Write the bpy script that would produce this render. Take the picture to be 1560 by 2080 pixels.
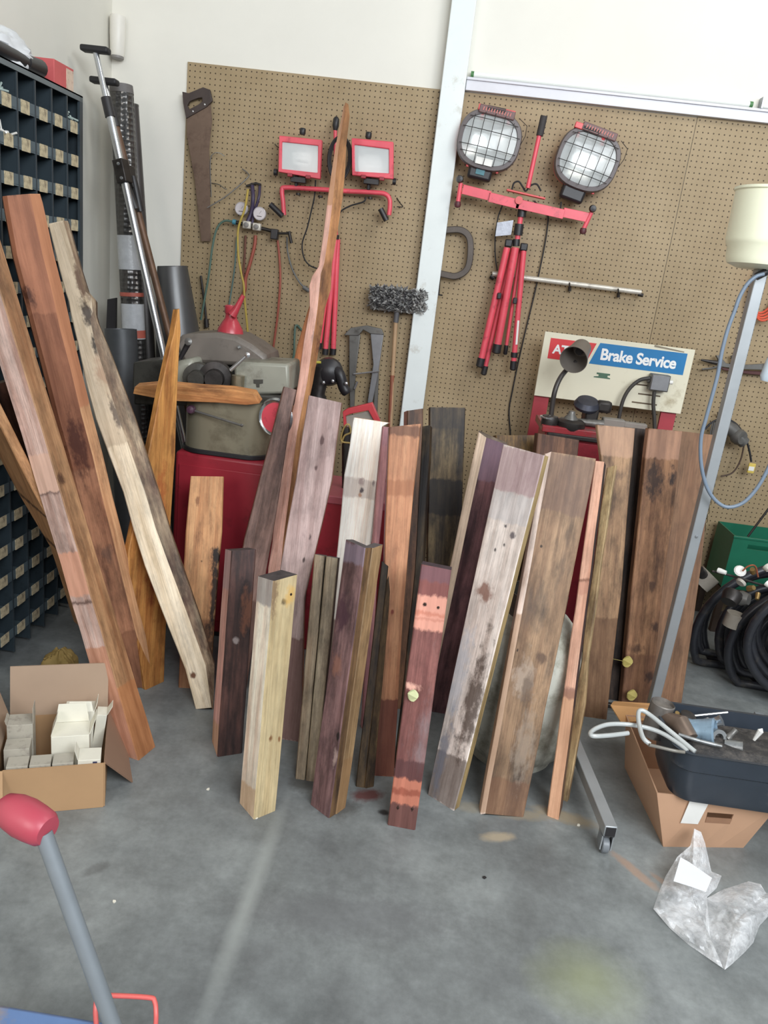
import bpy, bmesh, math, random
from mathutils import Vector, Matrix, noise as mnoise
SC = bpy.context.scene
for _o in list(bpy.data.objects): bpy.data.objects.remove(_o, do_unlink=True)
COL = SC.collection
rnd = random.Random(7)
def lin(v):
    v /= 255.0
    return v/12.92 if v <= 0.04045 else ((v+0.055)/1.055)**2.4
def rgb(r, g, b): return (lin(r), lin(g), lin(b), 1.0)

# ---------------------------------------------------------------- camera
FPX = 1562.0; TH = math.radians(17.2); YAW = math.radians(2.7); RO = math.radians(6.9); CH = 1.59
cF = Vector((-math.sin(YAW)*math.cos(TH), math.cos(YAW)*math.cos(TH), -math.sin(TH)))
_R0 = Vector((math.cos(YAW), math.sin(YAW), 0)); _D0 = cF.cross(_R0)
cR = math.cos(RO)*_R0 - math.sin(RO)*_D0
cD = math.cos(RO)*_D0 + math.sin(RO)*_R0
cC = Vector((0, 0, CH))
cam = bpy.data.cameras.new('camera'); camo = bpy.data.objects.new('camera', cam); COL.objects.link(camo)
cam.sensor_fit = 'VERTICAL'; cam.sensor_height = 24.0; cam.lens = FPX/2080*24.0
cam.clip_start = 0.05; cam.clip_end = 100
M = Matrix((( cR.x, -cD.x, -cF.x, cC.x), (cR.y, -cD.y, -cF.y, cC.y), (cR.z, -cD.z, -cF.z, cC.z), (0, 0, 0, 1)))
camo.matrix_world = M
SC.camera = camo
# ---------------------------------------------------------------- world, lights, exposure
w = bpy.data.worlds.new('world'); SC.world = w; w.use_nodes = True
bg = w.node_tree.nodes['Background']; bg.inputs[0].default_value = (0.80, 0.90, 1.0, 1); bg.inputs[1].default_value = 0.15
def area(name, loc, target, sx, sy, power, col):
    L = bpy.data.lights.new(name, 'AREA'); L.shape = 'RECTANGLE'; L.size = sx; L.size_y = sy; L.energy = power; L.color = col
    o = bpy.data.objects.new(name, L); COL.objects.link(o); o.location = loc
    d = Vector(target)-Vector(loc); o.rotation_euler = d.to_track_quat('-Z', 'Y').to_euler(); return o
area('bay_door_daylight', (2.0, -1.3, 3.3), (0.4, 3.4, 0.9), 3.4, 1.9, 150, (0.90, 0.95, 1.0))
area('ceiling_daylight', (1.9, 1.9, 4.6), (0.5, 4.1, 1.3), 1.3, 1.0, 24, (1.0, 0.97, 0.91))
area('left_area_light', (-1.7, -1.2, 2.2), (0.3, 3.0, 0.7), 1.6, 1.2, 34, (1.0, 0.93, 0.90))  # soft pinkish area light from the left; no window modelled
SC.view_settings.view_transform = 'Standard'; SC.view_settings.look = 'None'
SC.view_settings.exposure = 0.80; SC.view_settings.gamma = 1.0; SC.view_settings.use_curve_mapping = False

# ---------------------------------------------------------------- locating points
def ray(x, y): return cF + cR*((x-780)/FPX) + cD*((y-1040)/FPX)
def fl(x, y, z=0.0):
    d = ray(x, y); return cC + d*((z-CH)/d.z)
def P(x, y, Y):
    d = ray(x, y); return cC + d*(Y/d.y)
def PX(x, y, X):
    d = ray(x, y); return cC + d*(X/d.x)
WY = 4.13; WX = -1.79

# ---------------------------------------------------------------- materials
def newmat(name):
    m = bpy.data.materials.new(name); m.use_nodes = True
    nt = m.node_tree; b = nt.nodes['Principled BSDF']; return m, nt, b
def N(nt, t, **k):
    n = nt.nodes.new(t)
    for a, v in k.items(): setattr(n, a, v)
    return n
def coords(nt, scale=(1, 1, 1), loc=(0, 0, 0)):
    t = N(nt, 'ShaderNodeTexCoord'); mp = N(nt, 'ShaderNodeMapping')
    mp.inputs['Scale'].default_value = scale; mp.inputs['Location'].default_value = loc
    nt.links.new(t.outputs['Object'], mp.inputs[0]); return mp.outputs[0]
def noise(nt, vec, scale, detail=3, rough=0.55):
    n = N(nt, 'ShaderNodeTexNoise'); n.inputs['Scale'].default_value = scale
    n.inputs['Detail'].default_value = detail; n.inputs['Roughness'].default_value = rough
    nt.links.new(vec, n.inputs['Vector']); return n.outputs[0]
def ramp(nt, fac, stops):
    r = N(nt, 'ShaderNodeValToRGB'); e = r.color_ramp.elements
    e[0].position = stops[0][0]; e[0].color = stops[0][1]; e[1].position = stops[-1][0]; e[1].color = stops[-1][1]
    for p, c in stops[1:-1]:
        x = e.new(p); x.color = c
    nt.links.new(fac, r.inputs[0]); return r.outputs[0]
def mix(nt, fac, a, b, mode='MIX'):
    m = N(nt, 'ShaderNodeMix', data_type='RGBA', blend_type=mode)
    for i, v in ((0, fac), (6, a), (7, b)):
        if hasattr(v, 'links') or hasattr(v, 'is_linked'): nt.links.new(v, m.inputs[i])
        else: m.inputs[i].default_value = v
    return m.outputs[2]
def math_(nt, op, a, b=None, clamp=False):
    m = N(nt, 'ShaderNodeMath', operation=op); m.use_clamp = clamp
    for i, v in ((0, a), (1, b)):
        if v is None: continue
        if hasattr(v, 'is_linked'): nt.links.new(v, m.inputs[i])
        else: m.inputs[i].default_value = v
    return m.outputs[0]
def maprange(nt, v, a, b, c, d):
    m = N(nt, 'ShaderNodeMapRange'); nt.links.new(v, m.inputs[0])
    for i, x in enumerate((a, b, c, d)): m.inputs[i+1].default_value = x
    return m.outputs[0]
def bump(nt, b, h, strength=0.3, dist=0.002):
    n = N(nt, 'ShaderNodeBump'); n.inputs['Strength'].default_value = strength; n.inputs['Distance'].default_value = dist
    nt.links.new(h, n.inputs['Height']); nt.links.new(n.outputs[0], b.inputs['Normal'])
def g(v): return (v, v, v, 1)
_mc = {}
def mat(name, c, rough=0.5, metal=0.0, var=0.12, dirt=None, dirt_amt=0.35, sc=14, bmp=0.1, spec=0.5, coat=0):
    if name in _mc: return _mc[name]
    m, nt, b = newmat(name); v = coords(nt)
    n1 = noise(nt, v, sc, 5, 0.6)
    lo = tuple(max(0, x*(1-var)) for x in c[:3])+(1,); hi = tuple(min(1, x*(1+var)) for x in c[:3])+(1,)
    col = ramp(nt, n1, [(0.3, lo), (0.7, hi)])
    if dirt:
        n2 = noise(nt, v, sc*0.6+3, 8, 0.7)
        f = maprange(nt, n2, 0.62-dirt_amt*0.35, 0.82-dirt_amt*0.3, 0, 1)
        col = mix(nt, f, col, dirt)
    nt.links.new(col, b.inputs['Base Color'])
    b.inputs['Roughness'].default_value = rough; b.inputs['Metallic'].default_value = metal
    b.inputs['Specular IOR Level'].default_value = spec
    if coat: b.inputs['Coat Weight'].default_value = coat
    if bmp: bump(nt, b, noise(nt, v, sc*5, 4), bmp, 0.002)
    _mc[name] = m; return m
_wc = [0]
def wood(c1, c2, st=(40, 28, 22), amt=0.3, spots=(), bands=(), rough=0.55, W=1, L=1, grain=1.0, spec=0.35):
    """c1/c2 light and dark grain tones; stain tone and amount; spots (x01,z01,rx,rz,col,strength); bands (z0,z1,col,strength)"""
    _wc[0] += 1; s = _wc[0]*3.71
    m, nt, b = newmat('wood')
    def soft(c):
        l = 0.3*c[0]+0.59*c[1]+0.11*c[2]; return tuple(min(255, v*0.86+l*0.14) for v in c)
    c1, c2, st = soft(c1), soft(c2), soft(st)
    spots = [(x, z, a, b_, soft(c), k) for x, z, a, b_, c, k in spots]; bands = [(a, b_, soft(c), k) for a, b_, c, k in bands]
    v1 = coords(nt, (1, 1, 0.05), (s, s*0.7, s*0.3))
    a = noise(nt, v1, 42*grain, 4, 0.6)
    col = ramp(nt, a, [(0.33, rgb(*c2)), (0.62, rgb(*c1))])
    v2 = coords(nt, (1, 1, 0.02), (s*1.3, s, 0))
    fine = noise(nt, v2, 260, 3, 0.6)
    col = mix(nt, 1.0, col, ramp(nt, fine, [(0.3, g(0.80)), (0.6, g(1.06))]), 'MULTIPLY')
    if amt > 0:
        v3 = coords(nt, (1, 1, 0.28), (s*0.9, 0, s*1.7))
        n3 = noise(nt, v3, 11, 7, 0.68)
        f = maprange(nt, n3, 0.66-amt*0.38, 0.84-amt*0.36, 0, 0.92)
        col = mix(nt, f, col, rgb(*st))
        v4 = coords(nt, (1, 1, 0.5), (s*0.2, 0, s*2.7))
        n4 = noise(nt, v4, 5, 3, 0.5)
        col = mix(nt, 1.0, col, ramp(nt, n4, [(0.32, g(1-0.5*min(1, amt*1.6))), (0.65, g(1.12))]), 'MULTIPLY')
        n5 = noise(nt, coords(nt, (1, 1, 0.33), (s*0.5, s, s*0.4)), 27, 8, 0.72)
        col = mix(nt, 1.0, col, ramp(nt, n5, [(0.36, g(1-0.62*min(1, amt*1.5))), (0.56, g(1.06)), (0.72, g(1.14))]), 'MULTIPLY')
    wob = None
    if bands or spots:
        wob = noise(nt, coords(nt, (1, 1, 0.5), (s, s, s)), 48, 5, 0.65)
    if bands:
        t = N(nt, 'ShaderNodeTexCoord'); sp = N(nt, 'ShaderNodeSeparateXYZ'); nt.links.new(t.outputs['Object'], sp.inputs[0])
        z = math_(nt, 'ADD', sp.outputs[2], math_(nt, 'MULTIPLY', math_(nt, 'SUBTRACT', wob, 0.5), 0.035))
        for (z0, z1, c, k) in bands:
            f1 = maprange(nt, z, z0*L-0.004, z0*L+0.004, 0, 1); f2 = maprange(nt, z, z1*L-0.004, z1*L+0.004, 1, 0)
            f = math_(nt, 'MULTIPLY', math_(nt, 'MULTIPLY', f1, f2), k)
            cc = mix(nt, 1.0, rgb(*c), ramp(nt, a, [(0.3, g(0.78)), (0.65, g(1.1))]), 'MULTIPLY')
            col = mix(nt, f, col, cc)
    for (x, z, rx, rz, c, k) in spots:
        cx = (x-0.5)*W; cz = z*L
        mv = coords(nt, (1/rx, 0, 1/rz), (-cx/rx, 0, -cz/rz))
        ln = N(nt, 'ShaderNodeVectorMath', operation='LENGTH'); nt.links.new(mv, ln.inputs[0])
        d = math_(nt, 'ADD', ln.outputs['Value'], math_(nt, 'MULTIPLY', math_(nt, 'SUBTRACT', wob, 0.5), 3.2))
        f = maprange(nt, d, 0.5, 1.2, k, 0)
        col = mix(nt, f, col, rgb(*c))
    nt.links.new(col, b.inputs['Base Color']); b.inputs['Roughness'].default_value = rough
    b.inputs['Specular IOR Level'].default_value = spec
    h = math_(nt, 'ADD', math_(nt, 'MULTIPLY', fine, 0.6), a)
    bump(nt, b, h, 0.45, 0.0015)
    return m

# ---------------------------------------------------------------- meshes
class MB:
    def __init__(s): s.v = []; s.f = []; s.m = []
    def add(s, vs, fs, mi=0):
        o = len(s.v); s.v += [Vector(x) for x in vs]; s.f += [tuple(i+o for i in f) for f in fs]; s.m += [mi]*len(fs); return s
    def hexa(s, c, mi=0):     # 8 corners: bottom ring 4, top ring 4
        return s.add(c, [(3, 2, 1, 0), (4, 5, 6, 7), (0, 1, 5, 4), (1, 2, 6, 5), (2, 3, 7, 6), (3, 0, 4, 7)], mi)
    def box(s, c, sz, R=None, mi=0):
        c = Vector(c); hx, hy, hz = sz[0]/2, sz[1]/2, sz[2]/2
        p = [Vector((x, y, z)) for z in (-hz, hz) for (x, y) in ((-hx, -hy), (hx, -hy), (hx, hy), (-hx, hy))]
        if R is not None: p = [R @ q for q in p]
        return s.hexa([c+q for q in p], mi)
    def bb(s, x0, x1, y0, y1, z0, z1, mi=0):
        return s.box(((x0+x1)/2, (y0+y1)/2, (z0+z1)/2), (x1-x0, y1-y0, z1-z0), None, mi)
    def bar(s, a, b, w, h, up=(0, 0, 1), mi=0):
        a = Vector(a); b = Vector(b); z = (b-a); L = z.length; z.normalize(); u = Vector(up)
        x = u.cross(z)
        if x.length < 1e-4: x = Vector((1, 0, 0)).cross(z)
        x.normalize(); y = z.cross(x); R = Matrix((x, y, z)).transposed()
        return s.box((a+b)/2, (w, h, L), R, mi)
    def ribbon(s, pts, w, d, mi=0):       # flat bar following a path in a wall-parallel plane
        o = len(s.v)
        for i, p in enumerate(pts):
            t = (pts[min(i+1, len(pts)-1)]-pts[max(i-1, 0)]); t.y = 0; t.normalize(); n = Vector((t.z, 0, -t.x))*(w/2)
            s.v += [p+n, p-n, p-n+Vector((0, d, 0)), p+n+Vector((0, d, 0))]
        for i in range(len(pts)-1):
            for k in range(4): a = o+i*4+k; b = o+i*4+(k+1) % 4; s.f.append((a, b, b+4, a+4)); s.m.append(mi)
        e = o+(len(pts)-1)*4; s.f += [(o, o+1, o+2, o+3), (e+3, e+2, e+1, e)]; s.m += [mi, mi]; return s
    def tube(s, pts, r, n=10, caps=True, mi=0):
        pts = [Vector(p) for p in pts]; rs = r if isinstance(r, (list, tuple)) else [r]*len(pts)
        o = len(s.v); prev = None
        for i, p in enumerate(pts):
            t = (pts[min(i+1, len(pts)-1)]-pts[max(i-1, 0)]).normalized()
            if prev is None:
                x = t.cross(Vector((0.13, 0.27, 1)));
                if x.length < 1e-3: x = t.cross(Vector((1, 0, 0)))
            else: x = prev - t*prev.dot(t)
            x.normalize(); prev = x; y = t.cross(x)
            for k in range(n):
                a = 2*math.pi*k/n; s.v.append(p+(x*math.cos(a)+y*math.sin(a))*rs[i])
        for i in range(len(pts)-1):
            for k in range(n):
                a = o+i*n+k; b = o+i*n+(k+1) % n; s.f.append((a, b, b+n, a+n)); s.m.append(mi)
        if caps:
            s.f.append(tuple(o+k for k in reversed(range(n)))); s.f.append(tuple(o+(len(pts)-1)*n+k for k in range(n))); s.m += [mi, mi]
        return s
    def lathe(s, c, axis, prof, n=24, mi=0):     # prof: (r, h) along axis
        ax = Vector(axis).normalized(); c = Vector(c)
        return s.tube_prof([(c+ax*h, r) for r, h in prof], ax, n, mi)
    def tube_prof(s, pr, ax, n, mi):
        x = ax.cross(Vector((0.2, 0.35, 1)))
        if x.length < 1e-3: x = ax.cross(Vector((1, 0, 0)))
        x.normalize(); y = ax.cross(x); o = len(s.v)
        for p, r in pr:
            for k in range(n):
                a = 2*math.pi*k/n; s.v.append(p+(x*math.cos(a)+y*math.sin(a))*max(r, 1e-4))
        for i in range(len(pr)-1):
            for k in range(n):
                a = o+i*n+k; b = o+i*n+(k+1) % n; s.f.append((a, b, b+n, a+n)); s.m.append(mi)
        s.f.append(tuple(o+k for k in reversed(range(n)))); s.f.append(tuple(o+(len(pr)-1)*n+k for k in range(n))); s.m += [mi, mi]
        return s
    def prism(s, poly, d, mi=0):      # poly: 3D points; d: extrusion vector
        n = len(poly); poly = [Vector(p) for p in poly]; d = Vector(d)
        return s.add(poly+[p+d for p in poly], [tuple(range(n)), tuple(reversed(range(n, 2*n)))]+[(i, i+n, (i+1) % n+n, (i+1) % n) for i in range(n)], mi)
    def obj(s, name, mats, parent=None, bevel=0, seg=2, smooth=True, origin=None):
        if not isinstance(mats, (list, tuple)): mats = [mats]
        off = origin if origin is not None else (parent_world(parent) if parent else Vector((0, 0, 0)))
        me = bpy.data.meshes.new(name); me.from_pydata([tuple(v-off) for v in s.v], [], s.f)
        bm = bmesh.new(); bm.from_mesh(me); bmesh.ops.recalc_face_normals(bm, faces=bm.faces); bm.to_mesh(me); bm.free()
        for m in mats: me.materials.append(m)
        for p, mi in zip(me.polygons, s.m): p.material_index = mi
        if smooth:
            me.polygons.foreach_set('use_smooth', [True]*len(me.polygons)); me.set_sharp_from_angle(angle=math.radians(38))
        me.update()
        o = bpy.data.objects.new(name, me); COL.objects.link(o)
        if parent: o.parent = parent
        if origin is not None and not parent: o.location = origin
        if bevel:
            b = o.modifiers.new('bevel', 'BEVEL'); b.width = bevel; b.segments = seg; b.limit_method = 'ANGLE'; b.angle_limit = math.radians(45)
        return o
def parent_world(p):
    v = Vector((0, 0, 0))
    while p is not None: v = v+Vector(p.location); p = p.parent
    return v
def thing(name, label, cat, loc=(0, 0, 0), group=None):
    o = bpy.data.objects.new(name, None); COL.objects.link(o); o.location = loc; o.empty_display_size = 0.05
    o['label'] = label; o['category'] = cat
    if group: o['group'] = group
    return o
def tag(o, label, cat, group=None):
    o['label'] = label; o['category'] = cat
    if group: o['group'] = group
    return o
def struct(o): o['kind'] = 'structure'; return o
def curve(pts, n=8):
    """Catmull-Rom through points"""
    pts = [Vector(p) for p in pts]; q = [pts[0]*2-pts[1]]+pts+[pts[-1]*2-pts[-2]]; out = []
    for i in range(1, len(q)-2):
        for k in range(n):
            t = k/n; a, b, c, d = q[i-1], q[i], q[i+1], q[i+2]
            out.append(0.5*((2*b)+(c-a)*t+(2*a-5*b+4*c-d)*t*t+(3*b-a-3*c+d)*t**3))
    out.append(pts[-1]); return out
def reorient(o, zdir):
    """turn an object's own z axis to zdir, keeping its shape where it is"""
    q = Vector(zdir).normalized().to_track_quat('Z', 'Y'); R = q.to_matrix().to_4x4()
    o.data.transform(R.inverted()); o.matrix_world = Matrix.Translation(o.location) @ R
# ================================================================ THE SETTING
def floor_mat():
    m, nt, b = newmat('concrete'); v = coords(nt)
    n1 = noise(nt, v, 1.6, 8, 0.62); n2 = noise(nt, coords(nt, (1, 1, 1), (5, 3, 0)), 6, 8, 0.7); n3 = noise(nt, v, 60, 4, 0.6)
    col = ramp(nt, n1, [(0.32, rgb(98, 100, 100)), (0.5, rgb(126, 130, 129)), (0.68, rgb(150, 154, 152))])
    col = mix(nt, 1.0, col, ramp(nt, n2, [(0.3, g(0.66)), (0.62, g(1.08))]), 'MULTIPLY')
    col = mix(nt, 1.0, col, ramp(nt, n3, [(0.3, g(0.9)), (0.7, g(1.05))]), 'MULTIPLY')
    # blots: sawdust and dark marks near the lumber, painted glare band, lens ghost
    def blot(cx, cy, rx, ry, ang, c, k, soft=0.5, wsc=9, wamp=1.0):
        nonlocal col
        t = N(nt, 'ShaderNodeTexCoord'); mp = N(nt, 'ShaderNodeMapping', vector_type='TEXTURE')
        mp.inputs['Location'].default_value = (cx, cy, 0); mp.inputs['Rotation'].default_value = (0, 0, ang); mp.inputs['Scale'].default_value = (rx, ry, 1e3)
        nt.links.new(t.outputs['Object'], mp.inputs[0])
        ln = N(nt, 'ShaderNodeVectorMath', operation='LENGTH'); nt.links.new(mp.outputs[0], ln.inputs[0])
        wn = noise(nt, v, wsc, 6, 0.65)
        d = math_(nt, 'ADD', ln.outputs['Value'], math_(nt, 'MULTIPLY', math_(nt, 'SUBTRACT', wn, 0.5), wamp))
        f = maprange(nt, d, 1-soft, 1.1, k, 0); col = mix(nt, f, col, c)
    for (px, py, rx, ry, ang, c, k) in [
        (1010, 1700, 0.06, 0.025, 0.3, rgb(176, 160, 134), 0.75), (1060, 1655, 0.10, 0.03, 0.1, rgb(158, 144, 120), 0.6),
        (1150, 1660, 0.12, 0.035, -0.2, rgb(160, 142, 112), 0.65), (960, 1640, 0.08, 0.03, 0, rgb(150, 140, 120), 0.5),
        (1290, 1770, 0.10, 0.02, -0.9, rgb(176, 142, 118), 0.6), (1345, 1790, 0.05, 0.012, -0.8, rgb(176, 142, 118), 0.5),
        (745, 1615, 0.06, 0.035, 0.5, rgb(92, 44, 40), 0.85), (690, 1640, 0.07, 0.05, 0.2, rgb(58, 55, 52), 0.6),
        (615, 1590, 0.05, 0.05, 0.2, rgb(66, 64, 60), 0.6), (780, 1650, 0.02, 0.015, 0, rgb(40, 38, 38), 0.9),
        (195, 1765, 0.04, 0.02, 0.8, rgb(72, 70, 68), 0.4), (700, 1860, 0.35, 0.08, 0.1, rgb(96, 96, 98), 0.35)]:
        q = fl(px, py); blot(q.x, q.y, rx, ry, ang, c, k, wsc=30)
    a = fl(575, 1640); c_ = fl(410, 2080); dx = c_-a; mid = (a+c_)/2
    blot(mid.x, mid.y, dx.length*0.62, 0.030, math.atan2(dx.y, dx.x), rgb(162, 166, 162), 0.6, 0.8, 5, 0.3)  # pale band: light reflected off the floor, painted into its colour
    q = fl(1190, 1990); blot(q.x, q.y, 0.15, 0.13, 0.1, rgb(150, 156, 112), 0.5, 0.85, 8, 0.7)  # yellow-green lens ghost painted as a floor patch
    nt.links.new(col, b.inputs['Base Color'])
    r = ramp(nt, n2, [(0.3, g(0.34)), (0.7, g(0.58))]); nt.links.new(r, b.inputs['Roughness'])
    b.inputs['Specular IOR Level'].default_value = 0.5
    bump(nt, b, n3, 0.12, 0.002); return m
def wall_mat(name, c):
    m, nt, b = newmat(name); v = coords(nt)
    n = noise(nt, v, 2.2, 6, 0.6)
    col = ramp(nt, n, [(0.3, tuple(x*0.94 for x in c[:3])+(1,)), (0.7, c)])
    n2 = noise(nt, v, 24, 7, 0.7); col = mix(nt, maprange(nt, n2, 0.72, 0.8, 0, 0.5), col, rgb(150, 145, 135))
    nt.links.new(col, b.inputs['Base Color']); b.inputs['Roughness'].default_value = 0.75
    bump(nt, b, noise(nt, v, 130, 4), 0.12, 0.001); return m
def peg_mat():
    m, nt, b = newmat('pegboard'); v = coords(nt)
    n = noise(nt, v, 3, 6, 0.62)
    col = ramp(nt, n, [(0.3, rgb(150, 130, 98)), (0.7, rgb(170, 150, 118))])
    n2 = noise(nt, v, 300, 2); col = mix(nt, 1.0, col, ramp(nt, n2, [(0.3, g(0.92)), (0.7, g(1.04))]), 'MULTIPLY')
    t = N(nt, 'ShaderNodeTexCoord'); s = N(nt, 'ShaderNodeSeparateXYZ'); nt.links.new(t.outputs['Object'], s.inputs[0])
    def cell(o):
        f = math_(nt, 'FRACT', math_(nt, 'DIVIDE', math_(nt, 'ADD', o, 10*0.0254), 0.0254)); return math_(nt, 'POWER', math_(nt, 'SUBTRACT', f, 0.5), 2.0)
    d = math_(nt, 'SQRT', math_(nt, 'ADD', cell(s.outputs[0]), cell(s.outputs[2])))
    f = maprange(nt, d, 0.10, 0.15, 1, 0)
    col = mix(nt, f, col, rgb(62, 50, 36)); nt.links.new(col, b.inputs['Base Color'])
    b.inputs['Roughness'].default_value = 0.55; b.inputs['Specular IOR Level'].default_value = 0.35
    h = math_(nt, 'MULTIPLY', f, -1.0); bump(nt, b, h, 0.6, 0.002); return m
WHITE_L = wall_mat('painted_wall', rgb(226, 223, 212))
PEG = peg_mat()
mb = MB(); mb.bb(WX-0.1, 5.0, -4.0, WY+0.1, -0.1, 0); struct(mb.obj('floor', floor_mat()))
mb = MB(); mb.bb(WX-0.1, 5.0, WY, WY+0.1, 0, 4.2); struct(mb.obj('wall_back', wall_mat('back_wall_paint', rgb(234, 231, 221))))
mb = MB(); mb.bb(WX-0.1, WX, -4.0, WY, 0, 4.2); struct(mb.obj('wall_left', WHITE_L))
# pegboard sheets, 4 ft by 8 ft
white_paint = mat('white_gloss_paint', rgb(228, 234, 232), 0.35, var=0.03, dirt=rgb(170, 160, 140), dirt_amt=0.08, sc=6, bmp=0.05)
def sheet(x0, x1, z1, label):
    o = MB().bb(x0, x1, WY-0.008, WY-0.001, 0.0, z1).obj('pegboard', PEG, origin=Vector((x0, WY-0.008, z1)))
    return tag(o, label, 'pegboard')
sheet(-1.407, -0.172, 2.452, 'brown pegboard sheet left of the white column, under the saw and gauges')
sheet(-0.168, 1.051, 2.452, 'brown pegboard sheet right of the white column, behind the round lights and brake sign')
sheet(1.054, 2.3, 2.455, 'paler brown pegboard sheet at the right edge behind the yellow bucket')
# white column / door track cover, plumb, standing off the wall
x0 = -0.165; x1 = -0.052
mb = MB(); mb.bb(x0, x1, WY-0.075, WY-0.009, 0, 4.0); struct(mb.obj('trim_1', white_paint, bevel=0.004))
# ledge above the right pegboards
mb = MB(); mb.bb(-0.05, 2.3, WY-0.035, WY, 2.456, 2.50); mb.bb(-0.05, 2.3, WY-0.042, WY, 2.50, 2.512)
struct(mb.obj('trim_2', mat('ledge_paint', rgb(214, 214, 220), 0.4, var=0.03), bevel=0.002))
t = thing('light_tube', 'long white tube with green end cap lying on the ledge above the pegboard', 'tube', (-0.04, WY-0.02, 2.512))
tb = mat('tube_white', rgb(236, 238, 232), 0.25, var=0.02); gr = mat('green_cap', rgb(70, 120, 70), 0.5)
z = 2.527; MB().tube([(-0.02, WY-0.022, z), (1.27, WY-0.022, z)], 0.013, 14).obj('tube', tb, t)
MB().tube([(-0.034, WY-0.022, z), (-0.02, WY-0.022, z)], 0.014, 14).obj('end_cap', gr, t)
MB().tube([(1.27, WY-0.022, z), (1.285, WY-0.022, z)], 0.014, 14).obj('end_cap', gr, t)
t = thing('conduit_bracket', 'small metal bracket on the ledge at the far right tube end', 'bracket', (1.33, WY-0.02, 2.512))
bm_ = mat('galv', rgb(150, 155, 160), 0.35, 0.8)
MB().bb(1.318, 1.324, WY-0.05, WY-0.004, 2.512, 2.56).bb(1.325, 1.37, WY-0.012, WY-0.006, 2.512, 2.53).obj('bracket_plate', bm_, t)
MB().tube([(1.325, WY-0.022, z), (2.25, WY-0.022, z)], 0.011, 12).obj('pipe', tb, t)
# white door-chime like cover in the wall corner
t = thing('wall_dispenser', 'white rounded cover box on the back wall in the corner above the poles', 'box', (-1.755, WY, 2.37))
a = P(221, 112, WY-0.04); b_ = P(252, 48, WY-0.04)
prof = [(0.001, 0), (0.030, 0.0), (0.034, 0.01), (0.037, 0.10), (0.037, 0.16), (0.034, 0.172), (0.001, 0.174)]
MB().lathe((a.x+0.042, WY-0.038, a.z), (0, 0, 1), prof, 28).obj('cover', mat('cream_plastic', rgb(226, 222, 212), 0.4, var=0.03), t)
MB().lathe((a.x+0.042, WY-0.038, a.z-0.014), (0, 0, 1), [(0.001, 0), (0.026, 0), (0.030, 0.004), (0.03, 0.014)], 28).obj('dark_base', mat('grey_plastic', rgb(128, 124, 120), 0.5), t)
# small stray spots on the floor and wall: chips of wood
chip = mat('chip', rgb(232, 226, 210), 0.7)
for i, (px, py, lab) in enumerate([(232, 1832, 'tiny pale chip on the floor near the grey lever'), (423, 1604, 'tiny pale chip on the floor left of the cream post foot'),
        (983, 1783, 'small dark chip on open floor below the big planks'), (520, 1662, 'pale splinter by the foot of the cream post'), (1175, 1677, 'pale chip on floor left of the caster')]):
    q = fl(px, py); s = 0.006
    pts = [q+Vector((s*math.cos(k)*rnd.uniform(.6, 1.2), s*math.sin(k)*rnd.uniform(.6, 1.2), 0.0004)) for k in (0, 1.2, 2.5, 3.6, 5)]
    o = MB().prism(pts, (0, 0, 0.003)).obj('wood_chip', chip if i != 2 else mat('dark_chip', rgb(40, 36, 36), 0.7), origin=q); tag(o, lab, 'chip')
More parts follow.
